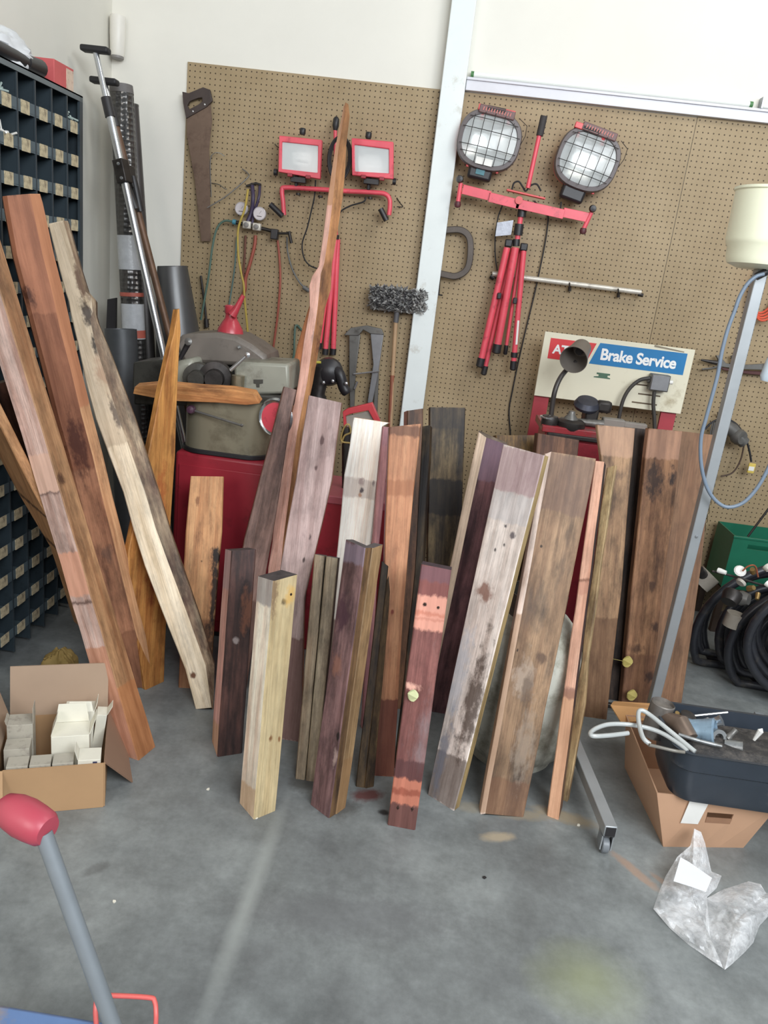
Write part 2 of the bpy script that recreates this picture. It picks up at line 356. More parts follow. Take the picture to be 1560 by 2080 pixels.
# ================================================================ LUMBER
PL = []
def plank(name, label, st, top, t, f, l=None, r=None, e=None, bz=0.0, cat='plank', group=None, jit=0.0012, bev=0.003, nseg=5, nails=(), split=None):
    """st: [(left px, right px) ...] from foot to head of the face towards us; top: ('y',Y) or ('x',X) of the head's left corner"""
    A = fl(*st[0][0], bz); B = fl(*st[0][1], bz)
    T = (P if top[0] == 'y' else PX)(*st[-1][0], top[1])
    n = (B-A).cross(T-A).normalized()
    if n.dot(cF) > 0: n = -n
    def on(p):
        d = ray(*p); return cC + d*(n.dot(A-cC)/n.dot(d))
    pts = [(on(a), on(b)) for a, b in st]
    if (pts[0][1]-pts[0][0]).length < 0: pass
    o = (pts[0][0]+pts[0][1])/2; zt = (pts[-1][0]+pts[-1][1])/2
    z = (zt-o); L = z.length; z.normalize(); y = -n; y = (y - z*y.dot(z)).normalized(); x = y.cross(z)
    R = Matrix((x, y, z)).transposed(); Ri = R.transposed()
    loc = [(Ri@(a-o), Ri@(b-o)) for a, b in pts]
    rows = []
    for i in range(len(loc)-1):
        dz = (loc[i+1][0].z-loc[i][0].z)
        ns = max(1, int(abs(dz)/0.11)) if nseg else 1
        for k in range(ns + (1 if i == len(loc)-2 else 0)):
            u = k/ns; rows.append((loc[i][0].lerp(loc[i+1][0], u), loc[i][1].lerp(loc[i+1][1], u)))
    V = []; Fc = []; Mi = []
    W = abs(loc[0][1].x-loc[0][0].x)
    for ri, (a, b) in enumerate(rows):
        j = [rnd.uniform(-jit, jit) for _ in range(4)]
        xl, xr = a.x+j[0], b.x+j[1]; yf = (a.y+b.y)/2+j[2]*0.5; bb = min(bev, abs(xr-xl)*0.2)
        zl, zr = a.z, b.z
        tt = t if not callable(t) else t(ri/(len(rows)-1))
        V += [(xl, yf+bb, zl), (xl+bb, yf, zl)]
        if split:
            q_ = ri/(len(rows)-1); sr = split[0]
            if not isinstance(sr, float):
                for (q0, s0), (q1, s1) in zip(sr, sr[1:]):
                    if q0 <= q_ <= q1: sv = s0+(s1-s0)*(q_-q0)/max(1e-6, q1-q0)
            else: sv = sr
            sv += j[3]*8; V += [(xl+(xr-xl)*sv, yf-split[2], (zl+zr)/2)]
        V += [(xr-bb, yf, zr), (xr, yf+bb, zr), (xr, yf+tt-bb, zr), (xr-bb, yf+tt, zr), (xl+bb, yf+tt, zl), (xl, yf+tt-bb, zl)]
    V = [Vector(v) for v in V]
    NR_ = 9 if split else 8
    for i in range(NR_):
        wz = (R@V[i]+o).z
        if wz < bz+0.0005: V[i].z += (bz+0.0005-wz)/max(0.2, z.z)
    nr = len(rows); side = [0, 0, 5, 5, 2, 2, 3, 1, 1] if split else [0, 0, 0, 2, 2, 3, 1, 1]
    for i in range(nr-1):
        for k in range(NR_):
            q = i*NR_+k; q2 = i*NR_+(k+1) % NR_; Fc.append((q, q2, q2+NR_, q+NR_)); Mi.append(side[k])
    Fc.append(tuple(reversed(range(NR_)))); Mi.append(4); Fc.append(tuple(range((nr-1)*NR_, nr*NR_))); Mi.append(4)
    me = bpy.data.meshes.new(name); me.from_pydata([tuple(v) for v in V], [], Fc)
    bm = bmesh.new(); bm.from_mesh(me); bmesh.ops.recalc_face_normals(bm, faces=bm.faces); bm.to_mesh(me); bm.free()
    def mk(s):
        if s is None: return None
        s = dict(s); return wood(W=W, L=L, **s)
    mf = mk(f); ml = mk(l) or mf; mr = mk(r) or mf; me_ = mk(e) or mk(dict(c1=(120, 104, 88), c2=(78, 66, 56), amt=0.2))
    for m in (mf, ml, mr, mf, me_)+((mk(split[1]),) if split else ()): me.materials.append(m)
    for p, mi in zip(me.polygons, Mi): p.material_index = mi
    me.polygons.foreach_set('use_smooth', [True]*len(me.polygons)); me.set_sharp_from_angle(angle=math.radians(30))
    ob = bpy.data.objects.new(name, me); COL.objects.link(ob); ob.matrix_world = Matrix.Translation(o) @ R.to_4x4()
    tag(ob, label, cat, group)
    PL.append((name, round(W, 3), round(L, 2), tuple(round(c, 2) for c in o), tuple(round(c, 2) for c in zt)))
    for (nx, nz) in nails:
        nm = MB().lathe((( nx-0.5)*W, -0.0005, nz*L), (0, -1, 0), [(0.001, -0.004), (0.0035, -0.004), (0.004, 0.001), (0.0015, 0.002)], 8)
        q = nm.obj('nail', mat('rusty_nail', rgb(60, 44, 36), 0.6, 0.6)); q.parent = ob
    return ob
DK = dict(c1=(74, 52, 42), c2=(40, 28, 24), st=(22, 16, 16), amt=0.6)
END = dict(c1=(92, 86, 86), c2=(64, 60, 62), st=(46, 44, 46), amt=0.3, grain=0.5)
# ---- left group, leaning against the bin cabinet
plank('timber_beam', 'long squared timber leaning out of frame at the left, pink and tan faces, nearest the bins',
      [((281, 1546), (317, 1516)), ((165, 1140), (201, 1140)), ((85, 870), (119, 870)), ((-62, 390), (-28, 390))], ('x', -1.40), 0.088,
      dict(c1=(190, 138, 92), c2=(150, 98, 60), st=(110, 74, 50), amt=0.35, spots=[(0.35, 0.52, 0.014, 0.02, (70, 40, 24), 0.9)], bands=[(0, 0.14, (176, 104, 56), 0.6)]),
      l=dict(c1=(232, 196, 180), c2=(206, 158, 138), st=(120, 92, 82), amt=0.3, bands=[(0.0, 0.22, (206, 128, 84), 0.7), (0.30, 0.305, (110, 80, 70), 0.9), (0.315, 0.395, (238, 164, 128), 0.8), (0.50, 0.504, (120, 90, 80), 0.9), (0.504, 0.57, (240, 190, 162), 0.8)]),  # pale pink left face: the light falling on it is put into the colour
      e=dict(c1=(176, 106, 60), c2=(140, 80, 44), amt=0.2))
plank('timber_beam', 'reddish-brown rough timber with rounded top corners leaning over the bins',
      [((246, 1402), (320, 1392)), ((225, 1290), (299, 1290)), ((155, 1010), (230, 1010)), ((86, 750), (166, 750)), ((27, 520), (110, 515)), ((8, 415), (87, 412)), ((5, 398), (81, 393))], ('x', -1.36), 0.085,
      dict(c1=(186, 124, 88), c2=(140, 86, 58), st=(78, 42, 30), amt=0.36, bands=[(0.50, 0.80, (130, 70, 44), 0.6), (0.0, 0.14, (116, 70, 46), 0.6), (0.80, 1.0, (166, 100, 68), 0.7)], spots=[(0.4, 0.55, 0.03, 0.1, (70, 28, 20), 0.8), (0.1, 0.83, 0.02, 0.03, (58, 24, 18), 0.8), (0.5, 0.32, 0.02, 0.03, (92, 66, 56), 0.6)]),
      r=dict(c1=(206, 146, 96), c2=(172, 108, 66), amt=0.15), bev=0.012, split=(0.70, dict(c1=(214, 158, 110), c2=(180, 120, 78), amt=0.2, bands=[(0.62, 1, (176, 108, 72), 0.8)], st=(110, 66, 44)), 0.012))
plank('notched_board', 'weathered tan board with knots, notch and round bolt hole leaning beside the red-brown timber',
      [((397, 1441), (433, 1441)), ((377, 1360), (437, 1350)), ((333, 1250), (403, 1245)), ((293, 1150), (370, 1150)), ((250, 1000), (322, 1000)), ((193, 850), (274, 850)), ((157, 700), (218, 700)), ((146, 650), (200, 655)), ((143, 640), (194, 638)), ((138, 612), (194, 609)), ((134, 594), (180, 591)), ((120, 545), (163, 543)), ((97, 455), (138, 448))], ('y', 2.72), 0.045,
      dict(c1=(244, 224, 192), c2=(214, 188, 150), st=(156, 128, 98), amt=0.2, spots=[(0.45, 0.075, 0.011, 0.011, (112, 70, 44), 1.0), (0.6, 0.82, 0.016, 0.05, (52, 38, 32), 0.9), (0.8, 0.88, 0.014, 0.07, (92, 56, 42), 0.8), (0.5, 0.76, 0.012, 0.03, (40, 32, 30), 0.9), (0.55, 0.70, 0.03, 0.05, (176, 130, 100), 0.6), (0.5, 0.62, 0.012, 0.05, (70, 52, 46), 0.8)], bands=[(0.56, 1, (168, 140, 108), 0.5)]),
      r=dict(c1=(166, 138, 106), c2=(112, 82, 62), st=(84, 52, 40), amt=0.65), jit=0.002, split=([(0, .93), (.07, .7), (.3, .62), (.5, .58), (.62, .6), (.72, .9), (1, .8)], dict(c1=(190, 164, 130), c2=(150, 118, 88), st=(92, 58, 42), amt=0.6), 0.006))
plank('lit_edge_strip', 'stand-in for the lit edge of the dark plank: narrow tan strip with dark burnt bands leaning against the lowest bins',
      [((150, 1262), (170, 1280)), ((102, 1110), (124, 1100)), ((36, 1000), (60, 985)), ((-60, 815), (-38, 790))], ('x', -1.44), 0.03,
      dict(c1=(196, 142, 92), c2=(160, 108, 64), st=(96, 60, 40), amt=0.2, bands=[(0.47, 0.49, (62, 36, 26), 0.8), (0.62, 0.635, (62, 36, 26), 0.8)]), bz=0.18)  # lit narrow edge of the dark plank, built as a separate tan strip
plank('plank', 'dark wide plank behind the pink and tan timber',
      [((200, 1330), (262, 1345)), ((86, 1040), (150, 1040)), ((0, 860), (60, 840)), ((-40, 790), (30, 770))], ('x', -1.42), 0.03,
      dict(c1=(92, 58, 44), c2=(52, 34, 28), st=(24, 18, 20), amt=0.55))  # face toned darker than the tan strip beside it
plank('split_wedge', 'orange pointed wedge of split wood standing before the machine bed',
      [((295, 1402), (334, 1384)), ((262, 1200), (342, 1190)), ((262, 1120), (345, 1110)), ((300, 930), (356, 925)), ((325, 800), (360, 795)), ((345, 715), (364, 712)), ((353, 680), (367, 675)), ((362, 628), (365, 627))], ('y', 2.86), 0.03,
      dict(c1=(206, 140, 66), c2=(160, 92, 38), st=(112, 58, 28), amt=0.3, spots=[(0.25, 0.32, 0.045, 0.14, (128, 52, 26), 0.85), (0.15, 0.48, 0.03, 0.14, (168, 78, 36), 0.7), (0.62, 0.65, 0.012, 0.06, (110, 62, 30), 0.6)]), cat='wood', jit=0.002)
plank('short_board', 'short orange board with black edge leaning on the red cabinet',
      [((363, 1397), (426, 1400)), ((369, 1200), (440, 1200)), ((377, 1080), (450, 1080)), ((387, 967), (453, 968))], ('y', 2.78), 0.038,
      dict(c1=(222, 164, 108), c2=(190, 124, 74), st=(96, 54, 32), amt=0.28, bands=[(0, 0.33, (120, 66, 38), 0.55)], spots=[(0.95, 0.62, 0.020, 0.05, (26, 18, 16), 0.97), (0.97, 0.45, 0.016, 0.16, (30, 20, 16), 0.95), (0.9, 0.2, 0.03, 0.1, (46, 28, 20), 0.8), (0.25, 0.88, 0.008, 0.02, (120, 66, 34), 0.7), (0.5, 0.6, 0.004, 0.005, (50, 24, 14), 0.9)]))
# ---- middle, behind
plank('plank', 'grey-brown rough plank left of the tall splinter, lower part darker',
      [((446, 1400), (500, 1400)), ((497, 1095), (552, 1095)), ((530, 970), (573, 970)), ((561, 850), (590, 850)), ((577, 785), (603, 792))], ('y', 2.92), 0.04,
      dict(c1=(158, 122, 110), c2=(112, 78, 64), st=(70, 40, 34), amt=0.45, bands=[(0, 0.3, (84, 54, 42), 0.6)]),  # band darkens the plank towards its foot
      l=dict(c1=(150, 110, 84), c2=(96, 66, 48), amt=0.4), jit=0.002)
plank('bark_slab', 'orange split slab behind the tall splinter, narrowing upward',
      [((530, 1350), (560, 1350)), ((560, 1000), (592, 1000)), ((586, 790), (612, 790)), ((604, 700), (640, 690)), ((622, 640), (650, 620)), ((648, 560), (668, 550))], ('y', 3.72), 0.018,
      dict(c1=(196, 116, 62), c2=(146, 78, 42), st=(96, 50, 30), amt=0.3), cat='wood', jit=0.002)
plank('tall_splinter', 'very tall thin split strip rising past the red work lamps to a point',
      [((538, 1440), (576, 1440)), ((545, 1152), (580, 1152)), ((553, 1100), (584, 1095)), ((568, 990), (600, 985)), ((585, 880), (615, 878)), ((605, 780), (635, 778)), ((618, 690), (652, 690)), ((630, 625), (661, 625)), ((629, 580), (672, 585)), ((634, 560), (674, 560)), ((647, 540), (675, 535)), ((656, 480), (684, 480)), ((667, 400), (697, 400)), ((682, 295), (704, 295)), ((694, 235), (710, 235)), ((698, 213), (708, 211))], ('y', 3.88), lambda u: 0.03*(1-u*0.5),
      dict(c1=(240, 184, 164), c2=(212, 148, 126), st=(150, 92, 76), amt=0.2, spots=[(0.2, 0.56, 0.012, 0.03, (150, 120, 112), 0.7)], bands=[(0.8, 1.0, (196, 138, 88), 0.7)]),
      l=dict(c1=(236, 178, 158), c2=(206, 142, 120), amt=0.15), r=dict(c1=(170, 110, 60), c2=(120, 70, 38), amt=0.3), jit=0.002, cat='wood', split=([(0, .8), (.3, .68), (.45, .6), (.55, .5), (.68, .4), (.85, .3), (1, .2)], dict(c1=(190, 130, 78), c2=(146, 90, 50), st=(92, 54, 36), amt=0.35, spots=[(0.9, 0.56, 0.03, 0.07, (92, 48, 30), 0.85)]), 0.012))
plank('plank', 'wide pinkish-grey plank with nail marks right of the tall splinter',
      [((560, 1500), (612, 1508)), ((573, 1262), (618, 1215)), ((568, 1160), (640, 1120)), ((600, 975), (673, 975)), ((627, 803), (694, 818))], ('y', 2.62), 0.03,
      dict(c1=(190, 162, 156), c2=(158, 128, 122), st=(116, 88, 90), amt=0.3, spots=[(0.55, 0.88, 0.006, 0.016, (80, 52, 50), 0.9), (0.45, 0.8, 0.006, 0.014, (80, 52, 50), 0.9), (0.5, 0.6, 0.006, 0.014, (70, 48, 50), 0.9), (0.35, 0.53, 0.005, 0.009, (60, 40, 40), 0.9)], bands=[(0, 0.30, (96, 56, 48), 0.75)]),
      r=dict(c1=(150, 84, 50), c2=(96, 54, 36), amt=0.3))
def cream():
    return dict(c1=(255, 250, 238), c2=(240, 222, 202), st=(190, 160, 142), amt=0.08, rough=0.38, spec=0.6, spots=[(0.5, 0.76, 0.010, 0.012, (66, 50, 56), 0.95), (0.45, 0.745, 0.008, 0.008, (180, 120, 80), 0.8), (0.85, 0.79, 0.006, 0.012, (120, 96, 96), 0.8), (0.45, 0.79, 0.012, 0.015, (150, 120, 118), 0.7)], bands=[(0.735, 0.80, (186, 164, 152), 0.55), (0, 0.3, (120, 80, 62), 0.8)])  # pale wood, with its glossy daylight glare brightened into the colour
plank('plank', 'bright cream plank with a splintered top and dark knot, behind the purple post',
      [((655, 1420), (708, 1430)), ((685, 1111), (752, 1111)), ((699, 965), (766, 970)), ((709, 905), (774, 905)), ((716, 857), (777, 866)), ((718, 848), (790, 859))], ('y', 2.76), 0.032, cream(),
      l=dict(c1=(190, 140, 140), c2=(150, 104, 110), amt=0.25), e=dict(c1=(236, 196, 160), c2=(200, 150, 120), amt=0.1), jit=0.002)
plank('plank', 'orange-brown squared post with dark top and purple left edge, right of the cream plank',
      [((748, 1575), (800, 1578)), ((765, 1360), (812, 1360)), ((780, 1160), (826, 1160)), ((786, 1000), (841, 1000)), ((791, 867), (856, 861))], ('y', 2.50), 0.05,
      dict(c1=(198, 138, 96), c2=(168, 106, 70), st=(120, 66, 42), amt=0.26, bands=[(0.80, 0.845, (160, 94, 56), 0.6), (0.0, 0.22, (96, 40, 36), 0.8), (0.97, 1.0, (80, 44, 30), 0.7)], spots=[(0.5, 0.47, 0.006, 0.01, (120, 40, 30), 0.9)]),
      l=dict(c1=(170, 110, 112), c2=(136, 84, 96), amt=0.2), r=DK, e=dict(c1=(40, 28, 24), c2=(24, 18, 18)))
plank('plank', 'narrow mauve plank between the cream plank and the orange-brown post',
      [((735, 1480), (752, 1480)), ((756, 1130), (768, 1130)), ((766, 1000), (782, 1000)), ((777, 866), (792, 868))], ('y', 2.74), 0.03,
      dict(c1=(186, 124, 122), c2=(150, 96, 104), st=(100, 70, 90), amt=0.2))
plank('plank', 'black charred plank with square top standing behind, right of the white column foot',
      [((845, 1430), (915, 1436)), ((868, 1150), (935, 1150)), ((873, 827), (946, 828))], ('y', 2.98), 0.04,
      dict(c1=(136, 112, 74), c2=(70, 54, 38), st=(28, 20, 18), amt=0.62, bands=[(0.64, 0.76, (20, 14, 14), 0.85), (0.93, 1.0, (34, 28, 28), 0.6)]))
plank('plank', 'dark mottled edge-on plank beside the orange-brown post',
      [((800, 1560), (818, 1565)), ((842, 1160), (858, 1160)), ((858, 866), (874, 864))], ('y', 2.62), 0.05,
      dict(c1=(96, 74, 44), c2=(34, 24, 20), st=(16, 12, 12), amt=0.7), e=END)
plank('timber_post', 'brown post end with pinkish cut left corner at the white column foot',
      [((800, 1440), (840, 1440)), ((818, 1100), (858, 1100)), ((828, 834), (860, 830))], ('y', 2.92), 0.06,
      dict(c1=(128, 84, 54), c2=(84, 54, 38), amt=0.4), l=dict(c1=(170, 120, 108), c2=(130, 90, 82), amt=0.2))
plank('plank', 'purple-brown tilted plank with a pale left edge, first of the three big leaning boards',
      [((852, 1440), (916, 1452)), ((972, 878), (1030, 903))], ('y', 2.62), 0.03,
      dict(c1=(232, 204, 176), c2=(200, 168, 140), amt=0.15),
      split=(0.28, dict(c1=(120, 78, 80), c2=(80, 48, 52), st=(46, 32, 44), amt=0.45, spots=[(0.3, 0.85, 0.006, 0.02, (40, 22, 26), 0.9), (0.3, 0.66, 0.01, 0.03, (42, 20, 24), 0.9)], bands=[(0.86, 1, (124, 100, 116), 0.6)]), 0.006), l=dict(c1=(222, 186, 158), c2=(186, 150, 124), amt=0.15))
plank('plank', 'wide whitish plank, grey and stained, leaning in the middle of the three big boards',
      [((868, 1614), (922, 1648)), ((1021, 902), (1106, 925))], ('y', 2.40), 0.032,
      dict(c1=(236, 220, 208), c2=(204, 182, 168), st=(128, 108, 96), amt=0.26, rough=0.34, spec=0.6, bands=[(0.88, 1, (160, 122, 128), 0.65), (0.80, 0.88, (168, 168, 174), 0.4), (0.0, 0.14, (74, 54, 44), 0.7)], spots=[(0.35, 0.60, 0.03, 0.03, (130, 78, 58), 0.8), (0.1, 0.36, 0.03, 0.16, (176, 178, 186), 0.6), (0.75, 0.3, 0.03, 0.18, (70, 52, 42), 0.8), (0.2, 0.12, 0.02, 0.12, (120, 122, 134), 0.7), (0.5, 0.79, 0.008, 0.008, (60, 54, 60), 0.9), (0.8, 0.77, 0.01, 0.01, (90, 80, 84), 0.9), (0.35, 0.72, 0.004, 0.006, (40, 30, 34), 0.9), (0.6, 0.74, 0.004, 0.006, (40, 30, 34), 0.9)]),  # stained wood whitened: glossy daylight highlight put into the colour
      r=dict(c1=(176, 148, 96), c2=(136, 108, 66), amt=0.25))
plank('plank', 'wide brown-grey weathered plank with a knot, right one of the three big boards',
      [((975, 1654), (1064, 1660)), ((1108, 921), (1212, 932))], ('y', 2.44), 0.035,
      dict(c1=(240, 216, 200), c2=(204, 170, 148), st=(170, 126, 96), amt=0.25, bands=[(0, 0.55, (180, 136, 98), 0.7)]),
      split=(0.10, dict(c1=(168, 132, 98), c2=(126, 92, 66), st=(96, 80, 68), amt=0.4, spots=[(0.7, 0.44, 0.022, 0.02, (96, 72, 56), 0.85), (0.4, 0.38, 0.03, 0.07, (176, 156, 138), 0.6), (0.5, 0.34, 0.016, 0.06, (92, 72, 58), 0.7), (0.7, 0.2, 0.03, 0.12, (160, 142, 124), 0.5), (0.12, 0.45, 0.003, 0.006, (40, 26, 20), 0.9), (0.2, 0.74, 0.004, 0.005, (50, 36, 30), 0.9)], bands=[(0.84, 1.0, (116, 86, 72), 0.55), (0, 0.1, (120, 78, 54), 0.5)]), 0.006),
      l=dict(c1=(226, 200, 186), c2=(176, 140, 112), st=(150, 104, 70), amt=0.3, bands=[(0, 0.5, (168, 124, 84), 0.7)]))
plank('stud', 'thin salmon-coloured stud with a dark purple right side, right of the big boards',
      [((1110, 1657), (1134, 1666)), ((1178, 1160), (1199, 1160)), ((1209, 936), (1227, 938))], ('y', 2.52), 0.07,
      dict(c1=(228, 172, 142), c2=(196, 134, 104), st=(150, 96, 72), amt=0.2, bands=[(0.655, 0.665, (120, 70, 50), 0.8), (0.62, 0.655, (180, 120, 96), 0.6), (0.0, 0.35, (190, 138, 94), 0.6), (0.33, 0.36, (130, 84, 70), 0.7)]),
      r=dict(c1=(96, 66, 64), c2=(56, 36, 44), st=(30, 20, 34), amt=0.5, bands=[(0, 0.3, (130, 92, 62), 0.6)]))
plank('split_strip', 'weathered pale splinter with torn edge leaning just right of the salmon stud',
      [((1136, 1622), (1152, 1630)), ((1152, 1520), (1170, 1520)), ((1166, 1430), (1188, 1430)), ((1180, 1340), (1195, 1330)), ((1190, 1250), (1208, 1250)), ((1204, 1150), (1222, 1140)), ((1218, 1040), (1236, 1040)), ((1234, 950), (1252, 945))], ('y', 2.66), 0.02,
      dict(c1=(190, 160, 110), c2=(140, 100, 62), st=(90, 54, 36), amt=0.45), cat='wood', jit=0.003)
# ---- right, flat row leaning on the brake bench
plank('plank', 'brown plank with a sawn bright top, leftmost of the flat row on the right',
      [((1183, 1455), (1232, 1462)), ((1213, 1200), (1262, 1200)), ((1232, 1050), (1274, 1050)), ((1213, 863), (1290, 870))], ('y', 3.02), 0.034,
      dict(c1=(178, 136, 96), c2=(134, 94, 64), st=(60, 40, 30), amt=0.4, bands=[(0.90, 1.0, (196, 150, 120), 0.6), (0.0, 0.35, (96, 60, 36), 0.6)], spots=[(0.7, 0.84, 0.03, 0.02, (96, 74, 60), 0.6)]),
      l=dict(c1=(206, 168, 130), c2=(170, 130, 96), amt=0.2))
plank('plank', 'dark recessed plank between the two lighter ones in the right-hand row',
      [((1226, 1420), (1268, 1424)), ((1286, 869), (1324, 873))], ('y', 3.16), 0.034,
      dict(c1=(82, 62, 50), c2=(50, 38, 32), st=(26, 20, 20), amt=0.5))
plank('plank', 'reddish-brown plank with black blotches and yellow leaves, centre of the right-hand row',
      [((1262, 1436), (1322, 1440)), ((1282, 1200), (1345, 1200)), ((1300, 1040), (1368, 1040)), ((1318, 870), (1386, 876))], ('y', 3.06), 0.036,
      dict(c1=(172, 122, 84), c2=(124, 82, 56), st=(66, 40, 30), amt=0.42, bands=[(0.9, 1.0, (196, 146, 118), 0.6), (0, 0.2, (100, 62, 44), 0.5)], spots=[(0.3, 0.82, 0.04, 0.07, (48, 36, 34), 0.85), (0.9, 0.84, 0.02, 0.035, (36, 30, 32), 0.9), (0.6, 0.45, 0.012, 0.02, (70, 46, 36), 0.8), (0.85, 0.3, 0.02, 0.02, (50, 32, 28), 0.8), (0.3, 0.22, 0.03, 0.02, (54, 34, 30), 0.7), (0.8, 0.12, 0.02, 0.03, (48, 32, 30), 0.8)]),
      r=dict(c1=(150, 110, 74), c2=(110, 76, 50), amt=0.3))
plank('plywood_panel', 'wide brown plywood panel at the right end of the lumber row, behind the stand pole',
      [((1290, 1436), (1383, 1440)), ((1340, 1150), (1425, 1150)), ((1370, 874), (1453, 884))], ('y', 3.22), 0.02,
      dict(c1=(150, 108, 76), c2=(122, 84, 58), st=(96, 64, 48), amt=0.3, grain=0.6), e=dict(c1=(150, 140, 126), c2=(110, 98, 86)))
plank('plank', 'short brown plank top showing behind the whitish board, in front of the red bench',
      [((1050, 1430), (1110, 1430)), ((1074, 1080), (1160, 1080)), ((1092, 880), (1177, 894))], ('y', 2.98), 0.034,
      dict(c1=(126, 84, 58), c2=(88, 56, 42), st=(50, 32, 26), amt=0.4))
plank('plank', 'yellow-brown plank end lying low behind the purple-brown plank top',
      [((985, 1430), (1060, 1430)), ((1000, 1080), (1070, 1080)), ((1008, 884), (1090, 884))], ('y', 3.06), 0.04,
      dict(c1=(146, 108, 52), c2=(96, 66, 34), st=(44, 32, 24), amt=0.55), e=dict(c1=(60, 50, 44), c2=(40, 34, 32)))
# ---- front short posts
plank('timber_post', 'short dark charred post with pink left face, leftmost of the front posts',
      [((441, 1538), (492, 1530)), ((470, 1119), (520, 1116))], ('y', 2.36), 0.09,
      dict(c1=(92, 58, 50), c2=(54, 36, 34), st=(28, 20, 22), amt=0.5, spots=[(0.45, 0.56, 0.014, 0.012, (150, 136, 132), 0.8), (0.7, 0.8, 0.02, 0.05, (28, 16, 16), 0.9), (0.8, 0.7, 0.02, 0.08, (124, 70, 44), 0.6)]),
      l=dict(c1=(226, 172, 160), c2=(196, 132, 118), st=(150, 100, 92), amt=0.2, bands=[(0.8, 1, (176, 152, 158), 0.7), (0, 0.15, (196, 150, 96), 0.6)]), e=END)  # pink left face: side light put into the wood colour
plank('timber_post', 'short pale post with bright cream corner and yellow right face, frontmost at left',
      [((515, 1666), (560, 1647)), ((556, 1180), (605, 1167))], ('y', 2.06), 0.088,
      dict(c1=(200, 178, 132), c2=(180, 154, 108), st=(156, 124, 80), amt=0.15, spots=[(0.45, 0.33, 0.006, 0.009, (120, 72, 34), 0.9), (0.85, 0.32, 0.004, 0.008, (130, 80, 40), 0.9), (0.5, 0.9, 0.01, 0.01, (90, 70, 40), 0.8), (0.05, 0.93, 0.012, 0.07, (120, 92, 66), 0.8), (0.75, 0.93, 0.02, 0.03, (214, 164, 76), 0.7)]),
      l=dict(c1=(255, 244, 220), c2=(224, 190, 162), st=(130, 112, 104), amt=0.25, bands=[(0.88, 1, (150, 142, 142), 0.75), (0, 0.12, (196, 148, 96), 0.6)]), e=END, nails=[(0.8, 0.93)])  # bright cream of the left face includes a painted highlight
plank('stud', 'weathered grey-tan stud, left one of the tied pair behind the pale post',
      [((599, 1582), (619, 1585)), ((639, 1126), (659, 1129))], ('y', 2.34), 0.08,
      dict(c1=(178, 158, 128), c2=(138, 112, 84), st=(88, 72, 60), amt=0.45), e=END, group=None)
plank('stud', 'weathered grey-tan stud, right one of the tied pair behind the pale post',
      [((621, 1586), (641, 1589)), ((662, 1130), (686, 1134))], ('y', 2.34), 0.08,
      dict(c1=(180, 162, 132), c2=(136, 114, 86), st=(84, 70, 58), amt=0.4), r=dict(c1=(80, 58, 44), c2=(50, 36, 30), amt=0.4), e=END)
plank('timber_post', 'short post with grey-purple left face and dark top, centre front',
      [((630, 1634), (668, 1663)), ((702, 1096), (742, 1113))], ('y', 2.17), 0.032,
      dict(c1=(146, 108, 106), c2=(104, 70, 68), st=(64, 44, 50), amt=0.45, bands=[(0.93, 1, (128, 112, 126), 0.7)], spots=[(0.9, 0.30, 0.008, 0.014, (30, 22, 22), 0.95), (0.9, 0.22, 0.01, 0.03, (180, 150, 140), 0.7), (0.3, 0.74, 0.03, 0.06, (70, 40, 52), 0.8), (0.4, 0.55, 0.02, 0.04, (156, 100, 78), 0.5)]),
      r=dict(c1=(126, 92, 58), c2=(86, 60, 40), st=(46, 32, 24), amt=0.4), e=END)
plank('timber_post', 'short tan post tucked behind the right side of the grey-purple post',
      [((683, 1655), (703, 1640)), ((757, 1113), (778, 1106))], ('y', 2.20), 0.035,
      dict(c1=(172, 136, 92), c2=(136, 102, 66), st=(92, 68, 48), amt=0.3, bands=[(0.0, 0.2, (136, 96, 58), 0.5)]), l=dict(c1=(110, 82, 52), c2=(80, 56, 36), amt=0.4), e=END)
plank('stud', 'dark mouldy stud, left one of the pair right of the grey-purple post',
      [((722, 1598), (740, 1601)), ((775, 1140), (789, 1150))], ('y', 2.38), 0.05,
      dict(c1=(110, 84, 50), c2=(66, 46, 30), st=(32, 24, 20), amt=0.6), e=DK)
plank('stud', 'dark mouldy stud, right one of the pair, before the orange-brown post',
      [((742, 1602), (760, 1598)), ((790, 1150), (798, 1150))], ('y', 2.38), 0.05,
      dict(c1=(130, 100, 60), c2=(76, 54, 34), st=(36, 26, 20), amt=0.55), e=DK)
rp = plank('timber_post', 'short red-stained post with orange bands and two star nail cracks, front centre right',
      [((786, 1676), (843, 1687)), ((856, 1146), (917, 1158))], ('y', 2.15), 0.088,
      dict(c1=(150, 92, 84), c2=(112, 62, 58), st=(140, 116, 116), amt=0.32, bands=[(0.94, 1.0, (124, 80, 86), 0.85), (0.89, 0.945, (140, 76, 70), 0.7), (0.76, 0.89, (232, 156, 132), 0.92), (0.815, 0.83, (200, 108, 80), 0.6), (0.80, 0.805, (180, 90, 66), 0.6), (0.09, 0.19, (206, 120, 92), 0.9), (0.125, 0.15, (150, 68, 48), 0.7), (0.0, 0.09, (110, 70, 62), 0.7), (0.19, 0.26, (92, 54, 54), 0.8)],
           spots=[(0.28, 0.855, 0.006, 0.006, (34, 22, 22), 0.95), (0.75, 0.85, 0.006, 0.006, (34, 22, 22), 0.95), (0.27, 0.54, 0.022, 0.012, (236, 176, 154), 0.95), (0.3, 0.075, 0.003, 0.008, (50, 26, 22), 0.9), (0.8, 0.08, 0.003, 0.008, (50, 26, 22), 0.9)]),
      r=dict(c1=(140, 78, 54), c2=(94, 52, 40), amt=0.3), e=dict(c1=(92, 76, 84), c2=(62, 50, 56)), nails=[(0.28, 0.857), (0.75, 0.852), (0.8, 0.08), (0.3, 0.075)])
